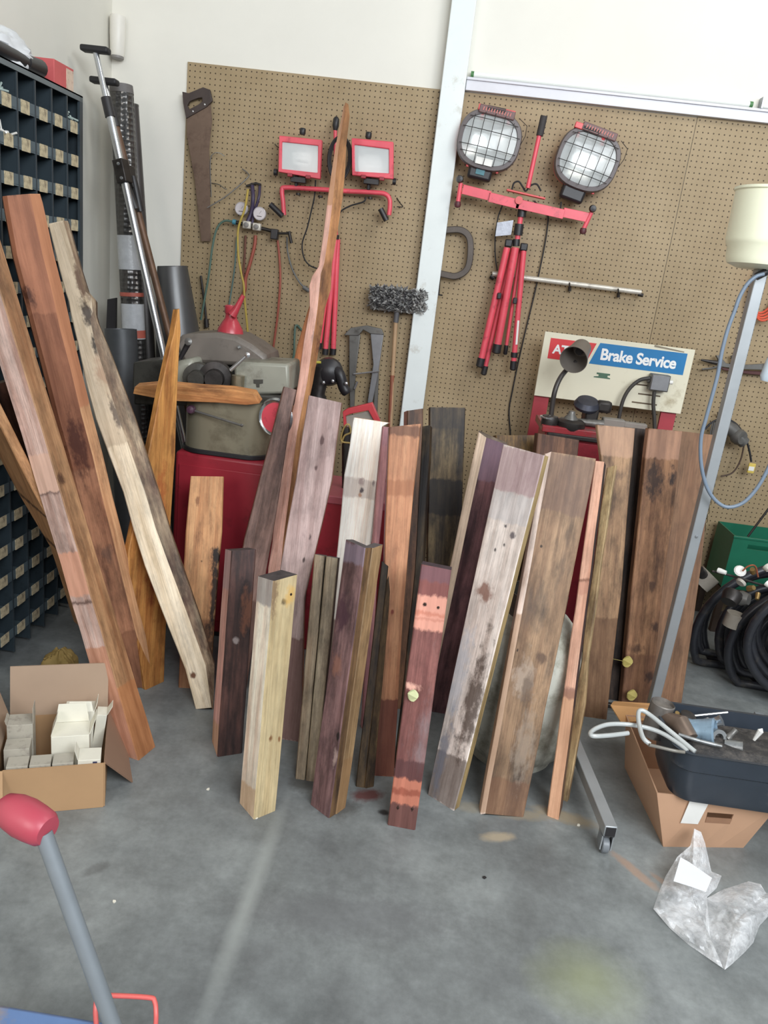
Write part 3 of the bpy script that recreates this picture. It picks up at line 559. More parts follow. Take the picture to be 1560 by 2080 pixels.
# orange splintered strip lying across the machine bed
Y = 2.93
q = [P(270, 800, Y), P(273, 786, Y), P(330, 781, Y), P(400, 788, Y), P(470, 792, Y), P(515, 800, Y), P(527, 820, Y), P(500, 823, Y), P(440, 818, Y), P(360, 815, Y), P(310, 808, Y)]
o = MB().prism(q, (0, 0.05, 0.01)).obj('split_strip', wood((222, 150, 84), (176, 102, 50), (96, 50, 28), 0.3), origin=P(400, 800, Y), bevel=0.002)
reorient(o, (1, 0, 0)); tag(o, 'orange splintered strip of wood lying flat across the front of the grey machine', 'wood')
# ================================================================ BINS AND THE CORNER
RED = mat('red_enamel', rgb(224, 84, 98), 0.38, var=0.08, dirt=rgb(120, 40, 48), dirt_amt=0.15, spec=0.5)
DRED = mat('dark_red_enamel', rgb(150, 38, 50), 0.42, var=0.1, dirt=rgb(80, 24, 30), dirt_amt=0.25, sc=6)
BLK = mat('black_plastic', rgb(38, 36, 38), 0.42, var=0.15)
RUB = mat('black_rubber', rgb(34, 33, 35), 0.6, var=0.2)
GRY = mat('grey_steel', rgb(112, 110, 106), 0.42, 0.45, var=0.15, dirt=rgb(62, 56, 50), dirt_amt=0.3)
SIL = mat('bright_steel', rgb(196, 198, 200), 0.25, 0.85, var=0.08)
DKM = mat('dark_iron', rgb(58, 54, 52), 0.45, 0.5, var=0.25, dirt=rgb(32, 28, 26), dirt_amt=0.4)
CRD = mat('grey_cord', rgb(62, 58, 54), 0.55)
WHT = mat('white_plastic', rgb(232, 230, 224), 0.4, var=0.03)
CARDB = mat('cardboard', rgb(178, 142, 104), 0.75, var=0.06, sc=5, bmp=0.12)
BX = -1.49; y0 = 1.44; NC = 15; pit = 0.115; y1 = 3.165; zt = 2.09; rp_ = 0.117; NR = 17
binm = mat('shaded_slate_enamel', rgb(54, 64, 70), 0.42, var=0.12, dirt=rgb(38, 44, 48), dirt_amt=0.25, sc=5)  # darker than the lips: shade inside the bins put into the enamel colour
t = thing('parts_bin_cabinet', 'tall slate-blue steel cabinet of small open bins with paper labels at the left wall', 'cabinet', (-1.64, 2.3, 0))
MB().bb(WX+0.005, BX, y0-0.004, y0-0.0025, 0, zt).obj('side_panel', binm, t, bevel=0.001)
MB().bb(WX+0.005, BX+0.003, y1, y1+0.005, 0, zt+0.004).bb(BX-0.006, BX+0.004, y1-0.02, y1+0.005, 0, zt+0.004).obj('side_panel', binm, t)
MB().bb(WX+0.003, WX+0.005, y0, y1, 0, zt).obj('back_panel', binm, t)
MB().bb(WX+0.005, BX+0.004, y0, y1+0.005, zt, zt+0.005).bb(BX-0.001, BX+0.004, y0, y1+0.005, zt-0.016, zt+0.005).obj('top_panel', mat('cabinet_top', rgb(104, 112, 114), 0.5, var=0.12), t)
lc = mat('label_card', rgb(196, 182, 150), 0.75, var=0.08, dirt=rgb(80, 66, 60), dirt_amt=0.45, sc=60)
pv = None
sh = None; lipm = mat('lip_enamel', rgb(86, 100, 106), 0.45, var=0.1)
for r in range(NR):
    z = zt-0.011-(r+1)*rp_
    if sh is None:
        sh = MB().bb(WX+0.005, BX, y0, y1, z, z+0.002).bb(BX-0.002, BX, y0, y1, z-0.004, z+0.034).obj('shelf', lipm, t); z00 = z
    else:
        c = sh.copy(); COL.objects.link(c); c.parent = t; c.location.z = z-z00
dv = None
for k in range(NC+1):
    y = y1-k*pit
    if k == 0: continue
    if y < y0+0.02: break
    if dv is None: dv = MB().bb(WX+0.005, BX-0.003, y-0.001, y+0.001, 0.02, zt).bb(BX-0.004, BX+0.001, y-0.004, y+0.004, 0.02, zt).obj('divider', binm, t); yy0 = y
    else:
        c = dv.copy(); COL.objects.link(c); c.parent = t; c.location.y = y-yy0
lb = None
for r in range(NR):
    for k in range(NC-2):
        z = zt-0.011-(r+1)*rp_+0.015; y = y1-0.062-k*pit
        if lb is None: lb = MB().bb(BX, BX+0.002, y-0.027, y+0.027, z-0.021, z+0.020).obj('label_card', lc, t); ly, lz = y, z
        else:
            c = lb.copy(); COL.objects.link(c); c.parent = t; c.location = (0, y-ly+rnd.uniform(-.006, .006), z-lz)
# loose stock in two bins
def clutter(name, label, c, n, m, s, cat_='bolts'):
    mb = MB()
    for i in range(n):
        p = Vector(c)+Vector((rnd.uniform(-.035, .03), rnd.uniform(-.035, .035), rnd.uniform(0, s)))
        d = Vector((rnd.uniform(-1, 1), rnd.uniform(-1, 1), rnd.uniform(-.3, 1))).normalized()
        mb.tube([p, p+d*0.035], 0.0035, 6); mb.tube([p, p+d*0.006], 0.007, 6)
    o = mb.obj(name, m, origin=Vector(c)); o['kind'] = 'stuff'; return tag(o, label, cat_)
clutter('loose_screws', 'heap of pale clear plastic anchors spilling from a top-row bin', (BX-0.05, y1-0.06, zt-0.011-rp_+0.01), 34, mat('pale_plastic', rgb(170, 184, 178), 0.3), 0.05, 'anchors')
clutter('loose_screws', 'pale wall plugs in the top-row bin nearest the frame edge', (BX-0.05, y1-0.06-4*pit, zt-0.011-rp_+0.01), 20, mat('pale_plastic', rgb(170, 184, 178), 0.3), 0.04, 'anchors')
clutter('loose_screws', 'white plastic bits in a second-row bin near the frame edge', (BX-0.04, y1-0.06-4*pit, zt-0.011-2*rp_+0.012), 8, WHT, 0.03, 'anchors')
# on top of the cabinet
ztop = zt+0.0052
t = thing('red_carton', 'red carton with a cream end label on top of the bin cabinet', 'box', (-1.60, 3.07, ztop))
a = PX(75, 145, BX-0.02); b_ = PX(137, 190, BX-0.02)
MB().bb(-1.66, -1.512, 3.00, 3.15, ztop, ztop+0.085).obj('carton', mat('red_card', rgb(198, 92, 92), 0.6, var=0.08), t, bevel=0.002)
MB().bb(-1.508-0.004, -1.5105, 3.09, 3.145, ztop+0.006, ztop+0.076).bb(-1.655, -1.52, 3.1495, 3.1505, ztop+0.006, ztop+0.076).obj('end_label', mat('cream_card', rgb(214, 190, 170), 0.7, var=0.08, dirt=rgb(150, 90, 80), dirt_amt=0.35, sc=50), t)
def wrinkled(name, c, rx, ry, rz, m, seed, n=26):
    mb = MB(); vs = []; fs = []
    for i in range(n+1):
        for k in range(2*n):
            th = math.pi*i/n; ph = math.pi*k/n
            p = Vector((math.sin(th)*math.cos(ph), math.sin(th)*math.sin(ph), math.cos(th)))
            q = 1+0.33*mnoise.noise(p*1.7+Vector((seed, 0, 0)))+0.20*abs(mnoise.noise(p*4.2+Vector((0, seed, 0))))+0.06*mnoise.noise(p*11)
            v = Vector((p.x*rx*q, p.y*ry*q, max(p.z*rz*q, -rz*0.5))); vs.append(Vector(c)+v+Vector((0, 0, rz*0.5)))
    for i in range(n):
        for k in range(2*n):
            a = i*2*n+k; b = i*2*n+(k+1) % (2*n); fs.append((a, b, b+2*n, a+2*n))
    mb.add(vs, fs); return mb.obj(name, m, origin=Vector(c))
o = wrinkled('plastic_bag', (-1.62, 2.78, ztop), 0.11, 0.20, 0.075, mat('cloudy_plastic', rgb(222, 224, 226), 0.3, var=0.06), 3.1); tag(o, 'crumpled white plastic bag on top of the bin cabinet at the frame edge', 'bag')
o = MB().tube([(-1.52, 2.62, ztop+0.03), (-1.525, 2.86, ztop+0.03)], 0.022, 14).tube([(-1.525, 2.82, ztop+0.03), (-1.53, 2.93, ztop+0.035)], [0.026, 0.03], 14).obj('black_torch', BLK, origin=Vector((-1.52, 2.75, ztop))); tag(o, 'black cylindrical tool lying on the front edge of the bin cabinet top', 'tool')
o = MB().bb(-1.60, -1.505, 2.82, 2.98, ztop, ztop+0.004).obj('paper_sheet', WHT, origin=Vector((-1.58, 2.8, ztop))); tag(o, 'white paper under the black tool on the cabinet top', 'paper')

# -- cargo bars
def seg_pt(a, b, z): t = (z-a.z)/(b.z-a.z); return a+(b-a)*t
def cargo_bar(label, top, low, Yt, Yb, pad, rusty):
    a = P(*top, Yt); b = P(*low, Yb); g0 = seg_pt(a, b, 0.02); u = (b-a).normalized()
    t = thing('cargo_bar', label, 'bar', (g0.x, g0.y, 0))
    L = (g0-a).length; m1 = SIL; m2 = mat('rusty_tube', rgb(104, 78, 60), 0.5, 0.3, var=0.3)
    k1 = (P(*pad[0], Yt)-a).length
    MB().tube([a, a+u*k1], 0.0125, 14).obj('inner_tube', m1, t)
    MB().tube([a+u*(k1-0.02), g0], 0.017, 14).obj('outer_tube', m2 if rusty else m1, t)
    MB().tube([a+u*(k1-0.03), a+u*(k1+0.05)], 0.022, 14).obj('collar', BLK, t)
    MB().bar(a+Vector((-0.062, 0, 0.006)), a+Vector((0.062, 0, 0.006)), 0.05, 0.026).obj('rubber_pad', RUB, t, bevel=0.008)
    MB().bar(g0-Vector((0.055, 0, 0.006)), g0+Vector((0.055, 0, -0.006)), 0.05, 0.026).obj('rubber_pad', RUB, t, bevel=0.008)
    r0 = P(*pad[1], Yt-0.02); r1 = P(*pad[2], Yt-0.02)
    MB().bar(a+u*((r0-a).length-0.05), a+u*((r0-a).length+0.05), 0.055, 0.05).obj('ratchet_housing', DKM, t, bevel=0.004)
    MB().tube([r0, r0.lerp(r1, 0.2), r1], [0.014, 0.017, 0.017], 12).obj('ratchet_handle', BLK, t)
    for k in (-0.03, 0.03): 
        c = a+u*((r0-a).length+k); MB().lathe(c+Vector((0, -0.025, 0)), (0, -1, 0), [(0.001, 0), (0.008, 0), (0.007, 0.006), (0.001, 0.007)], 10).obj('bolt', SIL, t)
cargo_bar('silver telescoping cargo bar with grey T pad on top, front one in the corner', (194, 104), (313, 635), 3.66, 3.60, [(218, 215), (246, 350), (276, 425)], False)
cargo_bar('brown rusty cargo bar with black T pad, standing behind the silver one', (212, 168), (317, 575), 3.74, 3.72, [(228, 235), (270, 358), (285, 430)], True)
# -- wrapped roll and pipes
def diamond_mat():
    m, nt, b = newmat('ribbed_foil'); v = coords(nt, (1, 1, 1))
    n = N(nt, 'ShaderNodeTexVoronoi'); n.inputs['Scale'].default_value = 42; nt.links.new(v, n.inputs['Vector']); n.inputs['Randomness'].default_value = 0.15
    b.inputs['Base Color'].default_value = rgb(96, 94, 92); b.inputs['Metallic'].default_value = 0.7; b.inputs['Roughness'].default_value = 0.28
    bump(nt, b, n.outputs['Distance'], 0.9, 0.01); return m
t = thing('wrapped_roll', 'long roll of shiny dimpled dark sheeting in torn clear wrap, standing in the corner', 'roll', (-1.45, 3.5, 0))
a = P(247, 190, 3.87); b_ = P(283, 900, 3.85); g0 = seg_pt(a, b_, 0.0)
t.location = g0; u = (a-g0).normalized()
MB().tube([g0, a], 0.054, 28).obj('roll', diamond_mat(), t)
MB().tube([g0, g0+u*0.02], 0.055, 28).obj('end_ring', BLK, t)
MB().tube([a-u*0.001, a+u*0.035], [0.055, 0.052], 28).obj('end_cap', mat('grey_card', rgb(110, 106, 104), 0.6), t)
wrap = mat('cloudy_wrap', rgb(196, 198, 200), 0.22, var=0.12, sc=20, bmp=0.5)
def band(p0, p1, m, nm='wrap', r=0.0565):
    A = P(*p0, 3.80); B = P(*p1, 3.80); c0 = seg_pt(a, b_, A.z); c1 = seg_pt(a, b_, B.z)
    MB().tube([c0, c0.lerp(c1, .5), c1], r, 28).obj(nm, m, t, smooth=True)
band((255, 478), (258, 548), wrap); band((262, 618), (266, 690), wrap); band((266, 672), (267, 688), mat('red_print', rgb(190, 100, 84), 0.5), 'red_stripe', 0.0573)
band((262, 595), (263, 603), mat('red_print', rgb(190, 100, 84), 0.5), 'red_stripe', 0.0571)
t = thing('steel_pipe', 'dark grey pipe standing right behind the wrapped roll', 'pipe', (-1.4, 3.7, 0))
a2 = P(266, 215, 3.99); b2 = P(300, 700, 3.97); g2 = seg_pt(a2, b2, 0); t.location = g2
MB().tube([g2, a2], 0.036, 20).obj('pipe_body', mat('pipe_grey', rgb(86, 82, 80), 0.4, 0.5), t)
MB().tube([a2, a2+(a2-g2).normalized()*0.006], 0.037, 20).obj('pipe_rim', GRY, t)
a3 = P(245, 668, 3.70); b3 = P(258, 900, 3.68); g3 = seg_pt(a3, b3, 0)
o = MB().lathe(g3, a3-g3, [(0.07, 0), (0.075, 0.004), (0.075, (a3-g3).length), (0.069, (a3-g3).length), (0.067, (a3-g3).length-0.1), (0.001, (a3-g3).length-0.1)], 32).obj('dark_pipe', mat('dark_grey_duct', rgb(84, 86, 88), 0.42, 0.3, var=0.12), origin=g3); tag(o, 'wide dark grey tube in the corner behind the notched board', 'pipe')
o = MB().prism([P(218, 608, 3.86), P(235, 605, 3.86), P(234, 700, 3.86), P(214, 702, 3.86)], (0, 0.02, 0)).obj('black_board', BLK, origin=P(226, 640, 3.55)); 
q = P(226, 672, 3.55)
tag(o, 'small black flat panel standing between the wall and the wrapped roll', 'panel')
# duct cone
a = P(350, 540, 3.93); b_ = P(363, 690, 3.94); u = (b_-a).normalized(); Lc = (seg_pt(a, b_, 0.0)-a).length
g4 = seg_pt(a, b_, 0.0)
prof = []
o = MB().lathe(a, u, [(0.066, 0.004), (0.072, 0), (0.074, 0.006), (0.118, 0.42), (0.125, 0.5), (0.125, Lc-0.05), (0.117, Lc-0.05), (0.117, 0.5), (0.11, 0.42), (0.066, 0.004)], 40).obj('metal_duct', mat('duct_grey', rgb(92, 92, 92), 0.38, 0.55, var=0.12, sc=4), origin=g4); tag(o, 'tapered dark grey metal duct standing behind the machine', 'duct')
# ================================================================ HANGING ON THE PEGBOARD
WZ = WY-0.008
def wpoly(pts, Y, d=0.004): return MB().prism([P(x, y, Y) for x, y in pts], (0, d, 0))
def W3(pts, Y): return [P(x, y, Y) for x, y in pts]
# handsaw
Y = WZ-0.03
t = thing('handsaw', 'old rusty handsaw hanging handle up at the left edge of the pegboard', 'saw', P(400, 330, Y))
MB().prism(W3([(379, 240), (428, 212), (431, 245), (425, 300), (427, 400), (428, 490), (409, 490), (396, 368), (379, 272)], Y), (0, 0.0015, 0)).obj('blade', mat('rusty_blade', rgb(112, 92, 78), 0.42, 0.35, var=0.16, dirt=rgb(74, 56, 46), dirt_amt=0.4, sc=9), t)
def ring_plate(outer, inner, Y, d):
    n = len(outer); o_ = W3(outer, Y); i_ = W3(inner, Y); D = Vector((0, d, 0)); v = o_+i_+[p+D for p in o_]+[p+D for p in i_]; f = []
    for k in range(n):
        j = (k+1) % n
        f += [(k, j, n+j, n+k), (2*n+k, 3*n+k, 3*n+j, 2*n+j), (k, 2*n+k, 2*n+j, j), (n+k, n+j, 3*n+j, 3*n+k)]
    return MB().add(v, f)
ring_plate([(370, 186), (383, 189), (412, 177), (426, 182), (431, 205), (420, 217), (378, 241), (372, 210)], [(385, 206), (392, 203), (403, 199), (410, 198), (411, 206), (403, 212), (384, 222), (380, 214)], Y-0.006, 0.018).obj('handle', mat('dark_wood_handle', rgb(62, 50, 46), 0.5, var=0.2), t, bevel=0.002)
for p in ((416, 212), (392, 226)): MB().lathe(P(*p, Y-0.006), (0, -1, 0), [(0.001, 0), (0.005, 0), (0.004, 0.002), (0.001, 0.0025)], 10).obj('handle_bolt', SIL, t)
# hooks
def hook(label, pts, r=0.0022, m=None):
    o = MB().tube(curve(pts, 5), r, 8).obj('peg_hook', m or SIL, origin=pts[0]); return tag(o, label, 'hook')
hook('bright tipped wire hook right of the saw blade', [P(429, 400, WZ), P(427, 330, WZ-0.02), P(434, 312, WZ-0.03), P(446, 311, WZ-0.05), P(456, 317, WZ-0.06)])
hook('small wire hook low beside the saw blade', [P(430, 372, WZ), P(445, 375, WZ-0.03), P(456, 383, WZ-0.05), P(461, 384, WZ-0.05)], m=GRY)
hook('long thin rod hook slanting from the saw to the gauge set', [P(421, 422, WZ-0.06), P(460, 398, WZ-0.05), P(502, 362, WZ-0.03), P(503, 352, WZ-0.02), P(492, 343, WZ-0.02)], 0.003, GRY)
hook('tiny black hook left of the left square lamp', [P(571, 301, WZ), P(563, 298, WZ-0.02), P(558, 292, WZ-0.02)], 0.002, DKM)
hook('wire hook right of the first light bar', [P(806, 402, WZ), P(812, 412, WZ-0.02), P(818, 420, WZ-0.03), P(806, 420, WZ-0.03)], 0.0025, DKM)
# gauge set
Y = WZ-0.05
t = thing('gauge_set', 'manifold gauge set with two white dials and hanging coloured hoses', 'gauge set', P(510, 450, WZ))
dial = mat('dial_face', rgb(236, 228, 230), 0.3, var=0.02)
for (gx, gy) in ((490, 424), (527, 434)):
    c = P(gx, gy, Y-0.02)
    gb = MB().lathe(c+Vector((0, 0.028, 0)), (0, -1, 0), [(0.001, 0), (0.030, 0), (0.032, 0.006), (0.032, 0.030), (0.029, 0.032), (0.028, 0.030), (0.001, 0.030)], 30, 0).obj('gauge', mat('gauge_rim', rgb(190, 184, 186), 0.3, 0.2), t)
    d_ = MB().lathe(c+Vector((0, -0.001, 0)), (0, -1, 0), [(0.001, 0), (0.0278, 0), (0.0278, 0.0006), (0.001, 0.0008)], 30).obj('dial', dial, gb)
    d2 = MB().bar(c+Vector((0, -0.003, 0)), c+Vector((0.010, -0.003, 0.014)), 0.0016, 0.0008).bb(c.x-0.012, c.x+0.012, c.y-0.0026, c.y-0.002, c.z-0.014, c.z-0.011).obj('needle', DKM, gb)
for (vx, vy) in ((502, 457), (522, 461)):
    c = P(vx, vy, Y-0.01)
    v_ = MB().box(c, (0.042, 0.03, 0.036)).obj('valve_block', mat('pale_cast', rgb(206, 200, 188), 0.4, 0.2), t, bevel=0.005)
    MB().lathe(c+Vector((0, -0.015, 0)), (0, -1, 0), [(0.001, 0), (0.011, 0), (0.012, 0.012), (0.008, 0.014), (0.001, 0.014)], 16).obj('valve_knob', mat('grey_plastic', rgb(128, 124, 120), 0.5), v_)
MB().tube(W3([(480, 452), (492, 455), (540, 466), (556, 470)], Y), 0.009, 10).obj('manifold_bar', DKM, t)
MB().tube(curve([P(512, 374, WZ-0.01), P(514, 400, Y), P(511, 430, Y+0.01), P(503, 450, Y)], 5), 0.010, 12).obj('hose_purple', mat('purple_rubber', rgb(64, 54, 78), 0.5), t)
MB().tube(curve([P(528, 374, WZ-0.01), P(526, 400, Y), P(517, 430, Y+0.01), P(512, 455, Y)], 5), 0.007, 12).obj('hose_purple', mat('purple_rubber', rgb(64, 54, 78), 0.5), t)
MB().tube(W3([(500, 378), (520, 372), (530, 376)], WZ-0.02), 0.006, 8).obj('hanger', DKM, t)
MB().lathe(P(480, 452, Y), (-1, 0, 0.1), [(0.001, 0), (0.013, 0), (0.013, 0.018), (0.001, 0.018)], 14).obj('blue_knob', mat('teal_plastic', rgb(72, 132, 150), 0.4), t)
hos = lambda pts, Yh: curve([P(x, y, Yh) for x, y in pts], 6)
MB().tube(hos([(504, 384), (497, 425), (484, 465), (484, 515), (490, 555), (495, 578), (497, 610), (502, 660), (505, 700)], Y-0.055), 0.0055, 10).obj('hose_yellow', mat('yellow_rubber', rgb(176, 152, 66), 0.5), t)
MB().tube(hos([(478, 451), (455, 449), (440, 466), (431, 505), (424, 560), (415, 610), (408, 650)], Y), 0.0055, 10).obj('hose_green', mat('green_rubber', rgb(80, 104, 92), 0.5), t)
MB().tube(hos([(408, 560), (412, 590), (416, 620), (419, 650)], WZ-0.02), 0.006, 10).tube(W3([(419, 648), (420, 665)], WZ-0.02), 0.013, 10).obj('hose_end', DKM, t)
MB().tube(hos([(481, 480), (477, 540), (470, 590), (465, 622)], WZ-0.02), 0.004, 8).obj('hose_blue', mat('blue_green_rubber', rgb(92, 116, 112), 0.5), t)
MB().tube(hos([(519, 478), (517, 500), (508, 535), (499, 565), (497, 590), (484, 620)], WZ-0.025), 0.0085, 10).obj('hose_red', mat('faded_red_rubber', rgb(158, 82, 66), 0.5), t)
MB().tube(hos([(499, 478), (497, 520), (494, 560)], WZ-0.02), 0.006, 8).obj('hose_brown', mat('brown_rubber', rgb(110, 72, 58), 0.5), t)
t = thing('hose_valve', 'black valve with one red hose and one grey hose hanging right of the dials', 'valve', P(556, 475, WZ))
MB().box(P(558, 476, Y), (0.036, 0.04, 0.05)).obj('valve_body', BLK, t, bevel=0.004)
MB().tube(W3([(566, 474), (590, 474)], Y), 0.006, 10).tube(W3([(587, 470), (592, 494)], Y), 0.008, 10).obj('valve_stem', DKM, t)
MB().tube(hos([(564, 488), (568, 530), (569, 575), (564, 640), (556, 700), (551, 735)], WZ-0.02), 0.0058, 10).obj('hose_red', mat('faded_red_rubber', rgb(158, 82, 66), 0.5), t)
MB().tube(hos([(583, 482), (584, 510), (593, 545), (606, 570), (618, 584)], WZ-0.03), 0.0045, 10).tube(W3([(616, 583), (628, 591)], WZ-0.03), 0.011, 10).obj('hose_grey', mat('grey_rubber', rgb(100, 100, 98), 0.5), t)

# ---- twin square-lamp work light
RFL = mat('reflector', rgb(206, 208, 204), 0.22, 0.85, var=0.06, sc=30, bmp=0.3)
def glassmat(name='lamp_glass', tint=(0.85, 0.9, 0.9), rough=0.06, alpha=0.35):
    if name in _mc: return _mc[name]
    m = bpy.data.materials.new(name); m.use_nodes = True; nt = m.node_tree; b = nt.nodes['Principled BSDF']; out = nt.nodes['Material Output']
    b.inputs['Base Color'].default_value = (*tint, 1); b.inputs['Roughness'].default_value = rough
    tr = N(nt, 'ShaderNodeBsdfTransparent'); mx = N(nt, 'ShaderNodeMixShader'); mx.inputs[0].default_value = alpha
    nt.links.new(tr.outputs[0], mx.inputs[1]); nt.links.new(b.outputs[0], mx.inputs[2]); nt.links.new(mx.outputs[0], out.inputs[0]); _mc[name] = m; return m
GL = glassmat('lamp_glass', (0.80, 0.83, 0.83), 0.08, 0.5)
t = thing('work_light', 'red twin work light with two square halogen heads hung on the left pegboard', 'work light', P(682, 480, WZ))
def square_head(out, gl, knob, side, Y):
    o_ = [P(x, y, Y) for x, y in out]; c = sum(o_, Vector())/len(o_)
    gi = [P(x, y, Y) for x, y in gl]; gc = sum(gi, Vector())/4
    # housing: frame ring plus back shell
    n = 4; cor = [P(x, y, Y) for x, y in (out[0], out[1], out[2], out[3])]
    v = cor+gi+[p+Vector((0, 0.012, 0)) for p in gi]; f = [(k, (k+1) % 4, 4+(k+1) % 4, 4+k) for k in range(4)]+[(4+k, 4+(k+1) % 4, 8+(k+1) % 4, 8+k) for k in range(4)]
    back = [c+(p-c)*0.62+Vector((0, 0.075, 0)) for p in cor]; mid = [p+Vector((0, 0.028, 0)) for p in cor]
    v += mid+back; f += [(k, 12+k, 12+(k+1) % 4, (k+1) % 4) for k in range(4)]+[(12+k, 16+k, 16+(k+1) % 4, 12+(k+1) % 4) for k in range(4)]+[(16, 17, 18, 19)]
    h = MB().add(v, f).obj('lamp_head', RED, t, bevel=0.004)
    rb = [gc+(p-gc)*0.5+Vector((0, 0.05, 0)) for p in gi]; r0 = [p+Vector((0, 0.010, 0)) for p in gi]
    MB().add(r0+rb, [(k, 4+k, 4+(k+1) % 4, (k+1) % 4) for k in range(4)]+[(4, 5, 6, 7)]).obj('reflector', RFL, h)
    MB().prism([p+Vector((0, 0.006, 0)) for p in gi], (0, 0.003, 0)).obj('glass', GL, h)
    a = gc+Vector((-0.03, 0.035, -0.01)); MB().tube([a, a+Vector((0.06, 0, 0))], 0.005, 8).obj('halogen_tube', WHT, h)
    k = P(*knob, Y+0.02); MB().lathe(k-Vector((0, 0, 0.022)), (0, 0, 1), [(0.001, 0), (0.012, 0), (0.015, 0.008), (0.015, 0.026), (0.012, 0.03), (0.001, 0.031)], 14).obj('top_knob', BLK, h)
    k = P(*side, Y+0.03); MB().lathe(k, (1, 0, 0), [(0.001, -0.008), (0.016, -0.008), (0.016, 0.008), (0.001, 0.008)], 12).obj('side_knob', BLK, h)
    b0 = (cor[2]+cor[3])/2
    for s_ in (-0.045, 0.045): MB().bb(b0.x+s_-0.012, b0.x+s_+0.012, Y-0.006, Y+0.012, b0.z-0.010, b0.z+0.006).obj('clip', DRED, h, bevel=0.002)
    MB().tube([b0+Vector((-0.02, 0.05, 0.02)), b0+Vector((-0.02, 0.05, -0.055))], 0.010, 8).bb(b0.x-0.045, b0.x+0.03, Y+0.02, Y+0.05, b0.z-0.03, b0.z-0.004).obj('yoke', BLK, h, bevel=0.002)
YH = WZ-0.11
square_head([(567, 275), (654, 284), (650, 364), (565, 349)], [(573, 288), (646, 296), (645, 351), (572, 343)], (615, 264), (560, 350), YH)
square_head([(714, 280), (799, 288), (799, 364), (715, 356)], [(720, 294), (790, 303), (790, 352), (721, 348)], (749, 272), (801, 369), YH)
MB().tube(hos([(577, 437), (575, 410), (573, 386), (582, 381), (640, 384), (700, 388), (760, 391), (782, 394), (791, 404), (792, 420), (790, 437)], WZ-0.06), 0.0115, 14).obj('crossbar', RED, t)
MB().tube(W3([(549, 415), (574, 439)], WZ-0.07), 0.014, 12).obj('grip', BLK, t)
MB().tube(W3([(773, 424), (785, 448)], WZ-0.07), 0.014, 12).obj('grip', BLK, t)
MB().tube(W3([(681, 262), (683, 478)], WZ-0.05), 0.009, 12).obj('centre_post', RED, t)
MB().lathe(P(681, 265, WZ-0.05), (0, 0, 1), [(0.001, 0), (0.010, 0), (0.016, 0.02), (0.015, 0.05), (0.008, 0.06), (0.001, 0.061)], 14).obj('post_grip', BLK, t)
mb = MB()
for k in range(4):
    c = P(690, 322, WZ-0.05-0.008*k); rx, rz = 0.045+0.004*k, 0.085+0.005*k
    mb.tube([c+Vector((rx*math.cos(a_), 0, rz*math.sin(a_))) for a_ in [2*math.pi*i/28 for i in range(29)]], 0.0045, 8)
mb.obj('cord_coil', RUB, t)
MB().bar(P(688, 350, WZ-0.09), P(695, 305, WZ-0.09), 0.014, 0.002).obj('paper_tag', WHT, t)
MB().lathe(P(682, 477, WZ-0.05), (0, 0, -1), [(0.001, 0), (0.018, 0), (0.018, 0.02), (0.001, 0.02)], 16).obj('tripod_collar', BLK, t)
for a_, b_ in (((682, 484), (661, 712)), ((686, 486), (677, 712)), ((678, 486), (648, 700))):
    lg = MB().tube(W3([a_, b_], WZ-0.045 if a_[0] != 686 else WZ-0.03), 0.0135, 12).obj('tripod_leg', RED, t)
    e0 = P(*b_, WZ-0.045 if a_[0] != 686 else WZ-0.03); MB().tube([e0+Vector((0, 0, 0.01)), e0-Vector((0, 0, 0.022))], 0.016, 12).obj('rubber_foot', BLK, lg)
MB().tube(hos([(641, 366), (639, 398), (632, 430), (624, 463), (614, 494), (617, 522), (629, 539), (652, 548)], WZ-0.04), 0.0036, 8).obj('power_cord', RUB, t)
MB().tube(hos([(744, 400), (738, 410), (712, 418), (692, 430), (683, 450), (680, 476)], WZ-0.07), 0.0040, 8).obj('power_cord', RUB, t)
for p in ((606, 392), (651, 397), (752, 400)): MB().lathe(P(*p, WZ-0.06), (0, 0, -1), [(0.001, 0), (0.011, 0), (0.013, 0.01), (0.001, 0.012)], 10).obj('wing_nut', DKM, t)

